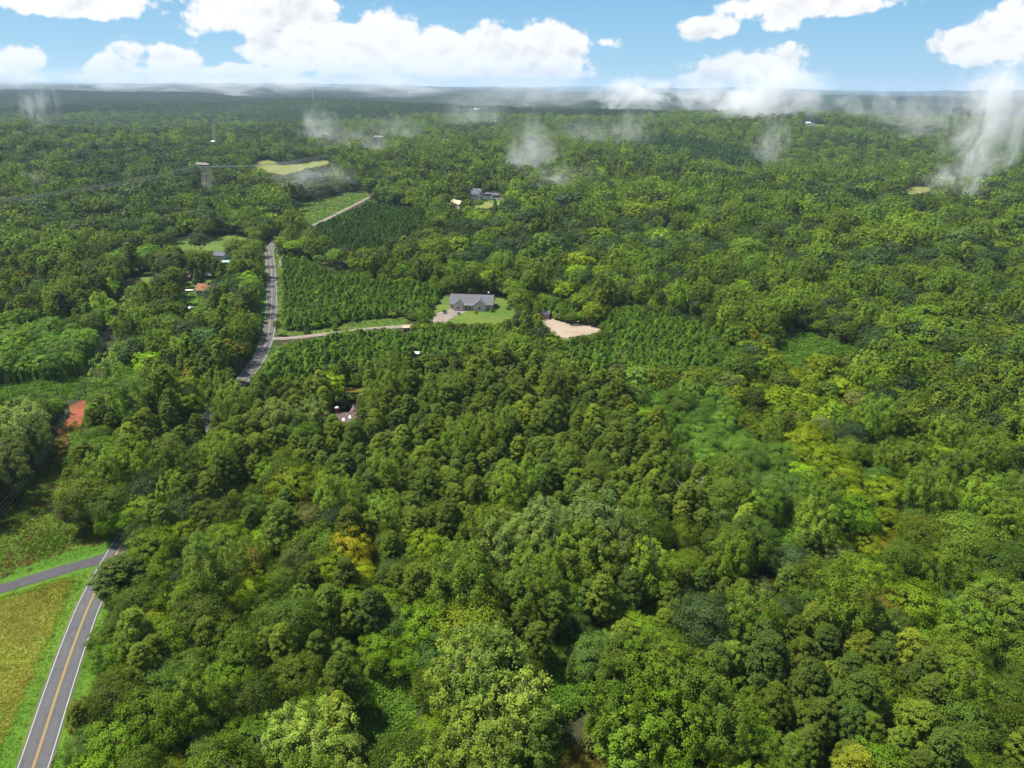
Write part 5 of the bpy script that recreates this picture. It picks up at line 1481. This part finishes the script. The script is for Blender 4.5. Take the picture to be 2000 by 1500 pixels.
house('shed', 'grey roofed low shed at the left end of the gravel lot', 'shed', (p[0], p[1] + 2, p[2]), R(-18), 7.0, 4.2, 2.6, 1.0, M_TAN, M_ROOFDARK, [(-2.0, 1.4, 1.0, .9, F_)], (1.3, 2.2, 2.1), over=.35)


def far_house_bits(r):
    q = MB().box((16, 1, 1.5), (11, 8, 4.6)); w = q.build('wing', M_PAINTW, r)
    MB().prism([(10, 3.6), (22, 3.6), (19, 5.6), (13, 5.6)], -4.0, 6.0).build('wing_roof', M_ROOFDARK, w)
    MB().prism([(-9.5, 4.4), (9.5, 4.4), (4, 9.6), (-4, 9.6)], 1.5, 9.5).build('rear_roof', M_ROOFDARK, r)
    put_window(r, (17, -3, 2.0), 2.2, 1.8, F_)
p = at(925, 391)
house('house', 'large dark roofed house with pale walls and white chimney far off among trees', 'house', (p[0], p[1] + 6, p[2] + 1.5), R(-5), 17, 12, 5.2, 4.6, M_SIDING, M_ROOFDARK,
      [(-6, 2.5, 1.6, 2.0, F_), (-3, 2.5, 1.6, 2.0, F_), (0, 2.5, 1.6, 2.0, F_), (3, 2.5, 1.6, 2.0, F_)], (6, 1.3, 2.4), (7.2, -5.2, 1.6, 10.5, M_PAINTW), extra=far_house_bits)
p = at(962, 388)
house('outbuilding', 'long dark roofed outbuilding right of the far pale house', 'outbuilding', (p[0], p[1] + 5, p[2]), R(-6), 14, 7, 3.8, 1.6, M_SHEDRED, M_ROOFDARK, [(-4, 1.8, 1.4, 1.2, F_), (0, 1.8, 1.4, 1.2, F_)], (4, 2.6, 2.6))
p = at(967, 390)
rw = empty('retaining_wall', (p[0], p[1], p[2]), R(-4)); tag(rw, 'long low white wall in front of the far dark roofed outbuilding', 'wall')
MB().box((0, 0, .6), (17, .4, 2.0)).build('wall_body', M_PAINTW, rw); MB().box((0, 0, 1.68), (17.4, .6, .16)).build('coping', M_PAINTW, rw)
p = at(893, 410)
house('house', 'tan roofed house seen end on among trees left of the far lawn', 'house', (p[0], p[1] + 4, p[2] + 2), R(-48), 16, 7.5, 4.5, 2.8, M_STONE, M_ROOFTAN, [(-3, 2, 1.3, 1.3, F_), (2, 2, 1.3, 1.3, F_)], (5, 1.1, 2.1))

FARB = [(925, 216, 62, 26, 13, M_ROOFMETAL, 'long pale flat building far off near the misty horizon'), (1072, 227, 20, 14, 10, M_ROOFMETAL, 'small white building far off right of the long pale one'),
        (1062, 229, 14, 12, 9, M_ROOFGREY, 'small grey building beside the small white one far off'), (1577, 243, 15, 12, 11, M_ROOFMETAL, 'white house at the left end of a far green field on the right'),
        (1588, 243, 9, 8, 7, M_ROOFGREY, 'small grey roofed outbuilding beside the white house at the far field'), (416, 277, 7, 6, 6, M_ROOFMETAL, 'white house in the woods at the far left below the pale track'),
        (690, 352, 8, 7, 5, M_ROOFMETAL, 'tiny white building behind the green pasture')]
for (u, v, a, b, h, rm, lab) in FARB:
    p = at(u, v, 4.0)
    house('building', lab, 'building', p, R(rng.uniform(-15, 15)), a, b, h * .75, h * .25, M_PAINTW, rm, [(-a * .3, h * .4, a * .12, h * .2, F_), (0, h * .4, a * .12, h * .2, F_), (a * .3, h * .4, a * .12, h * .2, F_)], (a * .42, a * .05, h * .3))
town = sorted(float(985 + rng.uniform(0, 100) if k < 7 else 745 + rng.uniform(-60, 90)) for k in range(10))
for k, u in enumerate(town):
    v = rng.uniform(186, 208) if u > 940 else rng.uniform(172, 182)
    p = at(u, v, 10.0); a = rng.uniform(18, 38)
    house('building', 'tiny pale town building near the misty horizon, %s from left' % ORD[k], 'building', p, R(rng.uniform(-40, 40)), a, a * .5, 17, 4, M_STONE, M_ROOFGREY, [(0, 12, a * .3, 4, F_)], group='tiny pale buildings near the horizon')
p = at(612, 196, 20)
ms = empty('radio_mast', (p[0], p[1], p[2])); tag(ms, 'thin pale radio mast rising above the far woods', 'mast')
MB().tube((0, 0, 0), (0, 0, 78), 1.3, .7, 6).build('mast_pole', M_STEEL, ms); MB().box((0, 0, 70), (5, 1.5, 1.2)).build('antenna', M_STEEL, ms)


def bush(label, loc, h, tint, k):
    r = empty('shrub', (loc[0], loc[1], float(hgt(loc[0], loc[1]))), k * 1.3); r.scale = (h, h, h); tag(r, label, 'shrub')
    link('stems', PROTO['shrub', 0][k % 3][1], r); c = link('foliage', PROTO['shrub', 0][k % 3][0], r); c['tint'] = TINT[tint][k % len(TINT[tint])]
for k, (u, v, h, tn, lab) in enumerate([(868, 612, 2.2, 'oak', 'round bush at the left corner of the grey roofed house'), (896, 614, 1.5, 'fresh', 'low bright bush in front of the left gable of the grey roofed house'), (930, 613, 1.4, 'oak', 'low bush between the gables of the grey roofed house'),
        (962, 609, 2.4, 'cool', 'tall bush at the right corner of the grey roofed house'), (992, 604, 2.6, 'fresh', 'bright bush alone on the lawn right of the grey roofed house'), (846, 604, 2.8, 'oakdark', 'dark bush on the lawn left of the grey roofed house'),
        (1010, 622, 2.2, 'cool', 'bush at the lower right end of the bright lawn'), (600, 651, 3.0, 'oakdark', 'dark bush on the grass strip by the gravel track, left of two'), (655, 645, 3.0, 'oak', 'dark bush on the grass strip by the gravel track, right of two')]):
    bush(lab, at(u, v), h, tn, k)


# ------------------------------------------------------------------ vehicles and a boat
def car(name, label, loc, rz, body_m, van=False):
    r = empty(name, loc, rz); tag(r, label, 'car')
    prof = [(-2.15, .35), (2.15, .35), (2.2, .75), (1.95, .92), (.95, 1.0), (.45, 1.42), (-1.35, 1.45), (-1.95, 1.0), (-2.2, .9)] if not van else [(-2.3, .35), (2.3, .35), (2.35, .8), (1.6, 1.05), (1.1, 1.75), (-2.1, 1.8), (-2.35, 1.1)]
    bm_ = MB().prism(prof, -.88, .88).build('body', body_m, r)
    bv = bm_.modifiers.new('soft', 'BEVEL'); bv.width = .07; bv.segments = 2
    for sy in (-1, 1):
        MB().add([(.75, sy * .885, 1.02), (.38, sy * .885, 1.36), (-1.25, sy * .885, 1.38), (-1.6, sy * .885, 1.02)] + [(.75, sy * .9, 1.02), (.38, sy * .9, 1.36), (-1.25, sy * .9, 1.38), (-1.6, sy * .9, 1.02)], [(0, 1, 2, 3), (7, 6, 5, 4), (0, 4, 5, 1), (1, 5, 6, 2), (2, 6, 7, 3), (3, 7, 4, 0)]).build('side_window', M_GLASS, r)
    MB().add([(.98, -.7, 1.02), (.98, .7, 1.02), (.52, .62, 1.40), (.52, -.62, 1.40), (1.0, -.7, 1.04), (1.0, .7, 1.04), (.54, .62, 1.43), (.54, -.62, 1.43)], [(0, 1, 2, 3), (7, 6, 5, 4), (0, 4, 5, 1), (1, 5, 6, 2), (2, 6, 7, 3), (3, 7, 4, 0)]).build('windscreen', M_GLASS, r)
    for sx in (-1.35, 1.35):
        for sy in (-1, 1):
            w = MB().tube((sx, sy * .66, .34), (sx, sy * .93, .34), .34, n=12).build('wheel', M_RUBBER, r)
            MB().tube((sx, sy * .93, .34), (sx, sy * .945, .34), .19, n=10).build('rim', M_STEEL, w)
    return r
car('car', 'white car parked on the lawn below the cottage', at(372, 604), R(78), M_PAINTW)
car('car', 'white car parked under the yard trees above the cottage', at(405, 540), R(20), M_PAINTW)
p = at(371, 570); bt = empty('boat', p, R(-4)); tag(bt, 'long white covered boat lying beside the cottage', 'boat')
hull = MB()
sec = [(-2.6, .75, 1.15), (-1.2, .95, 1.2), (.6, .95, 1.22), (1.9, .6, 1.3), (2.7, .05, 1.4)]
vs = []
for (x, w, z) in sec: vs += [(x, -w, z), (x, -w * .7, .45), (x, 0, .3), (x, w * .7, .45), (x, w, z), (x, 0, z + .25)]
fs = []
for i in range(4):
    for j in range(6): a = i * 6 + j; b = i * 6 + (j + 1) % 6; fs.append((a, b, b + 6, a + 6))
fs += [(5, 4, 3, 2, 1, 0), tuple(range(24, 30))]
hull.add(vs, fs).build('hull', M_PAINTW, bt)
MB().box((-1.4, 0, .2), (.2, 1.2, .5)).box((1.0, 0, .2), (.2, 1.0, .5)).build('cradle', M_WOODPOLE, bt)


# ------------------------------------------------------------------ power lines
def pylon(label, base, rz, H=34.0):
    r = empty('lattice_tower', base, rz); tag(r, label, 'pylon'); t = .2
    wb, ww, wt = 4.2, 1.5, 2.6; zw, zt = H * .62, H * .9
    L = {}
    for sx in (-1, 1):
        for sy in (-1, 1):
            q = MB(); q.tube((sx * wb, sy * wb, -.5), (sx * ww, sy * ww, zw), t, n=4); q.tube((sx * ww, sy * ww, zw), (sx * wt * 1.15, sy * 1.2, zt), t, n=4); q.build('leg', M_STEEL, r)
    for k in range(4):
        z0, z1 = zw * k / 4, zw * (k + 1) / 4; a, b = wb + (ww - wb) * k / 4, wb + (ww - wb) * (k + 1) / 4; q = MB()
        for (p0, p1) in (((-a, -a), (b, -b)), ((a, -a), (-b, -b)), ((-a, a), (b, b)), ((a, a), (-b, b)), ((-b, -b), (b, -b)), ((-b, b), (b, b))):
            zz = z1 if abs(p0[0]) == b and abs(p1[0]) == b else z0
            q.tube((*p0, zz), (*p1, z1), t * .42, n=4)
        q.build('brace', M_STEEL, r)
    arm = MB(); xa = 9.5
    for y in (-1.0, 1.0):
        arm.tube((-xa, y * .3, zt + .6), (xa, y * .3, zt + .6), t * .8, n=4); arm.tube((-xa * .8, y, zt + 2.0), (xa * .8, y, zt + 2.0), t * .7, n=4)
        n = 6
        for k in range(n):
            x0, x1 = -xa + 2 * xa * k / n, -xa + 2 * xa * (k + 1) / n
            arm.tube((x0, y * .6, zt + (.6 if k % 2 else 1.9)), (x1, y * .6, zt + (1.9 if k % 2 else .6)), t * .42, n=4)
    arm.build('crossarm', M_STEEL, r)
    for sx in (-1, 1): MB().tube((sx * 4.6, 0, zt + 1.8), (sx * 6.2, 0, zt + 4.6), t * .8, n=4).build('earth_peak', M_STEEL, r)
    for x in (-8.8, 0, 8.8): MB().tube((x, 0, zt + .5), (x, 0, zt - 1.9), .16, n=6).build('insulator', M_GLASS, r)
    return r, zt - 1.9


def cable(name, label, cat, p0, p1, sag, rad, m, group=None):
    p0, p1 = np.array(p0, float), np.array(p1, float); n = 24; q = MB(); P = [p0 + (p1 - p0) * k / n - np.array([0, 0, 4 * sag * (k / n) * (1 - k / n)]) for k in range(n + 1)]
    for k in range(n): q.tube(P[k], P[k + 1], rad, n=4)
    o = q.build(name, m); tag(o, label, cat, group); return o


b1 = np.array(at(404, 376)); b2 = np.array(at(741, 303)); b0 = np.array(unproject(-420, 500)[0])
ang = math.atan2(b2[1] - b0[1], b2[0] - b0[0]) + math.pi / 2
y1, za = pylon('nearer lattice power tower standing above the woods at the left', b1, ang)
y2, _ = pylon('farther lattice power tower standing in thin mist above the woods', b2, ang, 34)
dirv = np.array([math.cos(ang), math.sin(ang), 0])
NM3 = ['lowest', 'middle', 'highest']
for k, x in enumerate((-8.8, 0, 8.8)):
    o3 = dirv * x
    cable('power_line', 'high voltage wire from left edge to nearer tower, %s of three' % ['nearest', 'middle', 'farthest'][k], 'wire', b0 + o3 + [0, 0, za], b1 + o3 + [0, 0, za], 9, .16, M_WIRE, 'high voltage wires left of the nearer tower')
    cable('power_line', 'high voltage wire between the two lattice towers, %s of three' % ['nearest', 'middle', 'farthest'][k], 'wire', b1 + o3 + [0, 0, za], b2 + o3 + [0, 0, za], 13, .20, M_WIRE, 'high voltage wires between the towers')

pole_px = [(-75, 1185), (117, 913), (173, 792), (213, 700), (262, 575)]
poles = [np.array(at(*p)) for p in pole_px]; PH = 10.5
PLAB = ['wooden power pole outside the left edge by the driveway', 'leaning dark wooden pole on the power line strip above the driveway', 'dark wooden pole just above the red clay bank', 'wooden power pole in the vine covered woods', 'wooden power pole farthest up the strip']
tops = []
for i, (b, lab) in enumerate(zip(poles, PLAB)):
    nx = poles[min(i + 1, 4)] - poles[max(i - 1, 0)]; a = math.atan2(nx[1], nx[0]) + math.pi / 2
    r = empty('power_pole', tuple(b), a); tag(r, lab, 'power pole')
    MB().tube((0, 0, -.3), (0, 0, PH), .19, .13, 8).build('pole', M_WOODPOLE, r)
    MB().box((0, .16, PH - .5), (2.4, .12, .14)).build('crossarm', M_WOODPOLE, r)
    for x in (-1.05, 0, 1.05): MB().tube((x, .16, PH - .43), (x, .16, PH - .2), .06).build('insulator', M_PAINTW, r)
    tops.append([b + np.array([math.cos(a) * x, math.sin(a) * x, PH - .2]) for x in (-1.05, 0, 1.05)])
for i in range(4):
    for k in range(3):
        cable('power_wire', '%s dark wire %s' % (['left', 'middle', 'right'][k], ['from the left edge to the leaning pole', 'between the leaning pole and the pole above the clay bank', 'from the clay bank pole into the vine covered woods', 'along the far end of the power line strip'][i]),
              'wire', tops[i][k], tops[i + 1][k], .9, .045, M_WIREDARK, 'wires along the power line strip')


# ------------------------------------------------------------------ bare trees
def bare_tree(label, u, v, h, seed, m):
    r = np.random.default_rng(seed); g = unproject(u, v, h)[0]; root = empty('bare_tree', (g[0], g[1], float(hgt(g[0], g[1])))); tag(root, label, 'bare tree')
    tr = MB(); br = MB()
    def grow(p, d, L, rad, lev, mb):
        q = p + d * L; mb.tube(p, q, rad, rad * .62, 5 if lev < 2 else 3)
        if lev > 4: return
        for _ in range(3 if lev < 3 else 2):
            nd = (d + Vector(r.normal(0, .55, 3)) + Vector((0, 0, .18))).normalized(); grow(q, nd, L * r.uniform(.6, .85), max(rad * .58, .035), lev + 1, br)
    grow(Vector((0, 0, -.3)), Vector((.05, .02, 1)).normalized(), h * .34, h * .022, 0, tr)
    tr.build('trunk', m, root); br.build('branches', m, root)
bare_tree('pale bare tree with tangled grey branches at the roadside above the driveway', 342, 905, 11, 3, M_DEADWOOD)
bare_tree('half bare tan branched tree on the right slope near the dark hollow', 1850, 1095, 12, 5, mat('tan_branches', (0.34, 0.27, 0.13), 0.9, 0.1, var=.3))
bare_tree('grey bare tree standing among green trees at the lower left of the woods', 500, 1420, 11, 8, M_DEADWOOD)
bare_tree('small brown bare tree among the trees left of the front dark wall', 800, 1130, 9, 9, M_DEADWOOD)
bare_tree('thin dead tree at the upper right of the middle pines', 1345, 945, 13, 11, M_DEADWOOD)

# ------------------------------------------------------------------ air: even haze, and the low mist drifting over the far woods
def haze():
    b = MB(); b.box((0, 16000, 140), (64000, 36000, 402))     # from 61 m under to 341 m above
    o = b.build('haze', None) if False else link('haze', mesh_from('haze', b.v, b.f, []))
    m = bpy.data.materials.new('haze'); m.use_nodes = True; t = NT(m.node_tree); t.n.clear()
    out = t.new('ShaderNodeOutputMaterial'); v = t.new('ShaderNodeVolumePrincipled')
    v.inputs['Color'].default_value = (0.58, 0.78, 1.0, 1); v.inputs['Density'].default_value = HAZE; v.inputs['Anisotropy'].default_value = 0.15
    t.l.new(v.outputs[0], out.inputs['Volume']); o.data.materials.append(m); tag(o, kind='stuff')
HAZE = 5.0e-5
haze()

MISTS = [  # centre px, half size px, distance m, density
    (628, 262, 48, 60, 1500, 1.0), (700, 290, 80, 48, 1250, .6), (600, 345, 100, 34, 760, .6), (1035, 318, 66, 80, 1000, .9), (1090, 350, 80, 34, 820, .5), (1936, 250, 80, 110, 1050, 1.8), (1905, 350, 34, 90, 760, .9),
    (1838, 352, 44, 38, 800, .9), (1800, 225, 110, 54, 1800, .9), (1500, 195, 120, 70, 2300, 3.6), (1420, 192, 110, 44, 2900, 3.4), (1505, 285, 40, 60, 1150, .8), (1240, 188, 84, 38, 3200, 3.6), (1690, 215, 80, 44, 2300, .7),
    (960, 185, 200, 36, 3600, .6), (480, 163, 170, 30, 5200, 2.6), (230, 158, 170, 26, 6000, 2.4), (20, 155, 90, 24, 5600, 1.8), (760, 168, 130, 26, 5600, 1.6), (75, 200, 36, 50, 2000, .7), (90, 285, 22, 46, 1300, .7), (80, 370, 36, 46, 780, .6), (1230, 258, 50, 56, 1600, .6),
    (1915, 745, 46, 110, 290, .34), (1160, 265, 70, 44, 1500, .5), (930, 228, 70, 46, 2200, .6), (780, 262, 60, 40, 1500, .4), (1950, 185, 90, 70, 1500, 1.5), (1060, 185, 110, 34, 3400, .6)]
MISTLAB = 'thin white mist'


def mists():
    m = bpy.data.materials.new('mist'); m.use_nodes = True; t = NT(m.node_tree); t.n.clear()
    out = t.new('ShaderNodeOutputMaterial'); v = t.new('ShaderNodeVolumePrincipled')
    tc = t.new('ShaderNodeTexCoord'); oi = t.new('ShaderNodeObjectInfo'); at_ = t.new('ShaderNodeAttribute'); at_.attribute_type = 'OBJECT'; at_.attribute_name = 'mist'
    p = tc.outputs['Object']; ln = t.n.new('ShaderNodeVectorMath'); ln.operation = 'LENGTH'; t.l.new(p, ln.inputs[0])
    fall = t.math('SUBTRACT', 1.0, ln.outputs['Value'])
    off = t.n.new('ShaderNodeCombineXYZ'); 
    for k in range(3): t.l.new(t.math('MULTIPLY', oi.outputs['Random'], 37.0 + 11 * k), off.inputs[k])
    q = t.vmath('ADD', t.vmath('MULTIPLY', p, (1.25, 1.0, 0.85)), off.outputs[0])
    n = t.noise(q, 1.5, 7, 0.62, 1.4)
    d = t.math('SUBTRACT', t.math('ADD', t.math('MULTIPLY', fall, 0.8), t.math('MULTIPLY', n, 3.0)), 1.78)
    d = t.math('MULTIPLY', t.math('MAXIMUM', d, 0.0), t.ss(fall, 0.0, 0.4))
    t.l.new(t.math('MULTIPLY', d, at_.outputs['Fac']), v.inputs['Density'])
    v.inputs['Color'].default_value = (0.985, 0.985, 0.99, 1); v.inputs['Anisotropy'].default_value = -0.05
    t.l.new(v.outputs[0], out.inputs['Volume'])
    bm = bmesh.new(); bmesh.ops.create_icosphere(bm, subdivisions=3, radius=1.0); me = bpy.data.meshes.new('mist'); bm.to_mesh(me); bm.free(); me.materials.append(m)
    for (u, v_, ru, rv, D, den) in MISTS:
        d_ = px_dir(u, v_)[0]; c = np.array([0, 0, CAM_H]) + d_ * D / d_[1]
        k = D / FPX * 1.25; rz_ = rv * k
        c[2] = min(c[2], 335 - rz_)
        o = link('mist', me); o.location = c; o.scale = (ru * k, min(ru, rv) * k * .9, rz_)
        o['mist'] = 2.6 * den / (min(ru, rv) * k * 2); tag(o, kind='stuff')
mists()
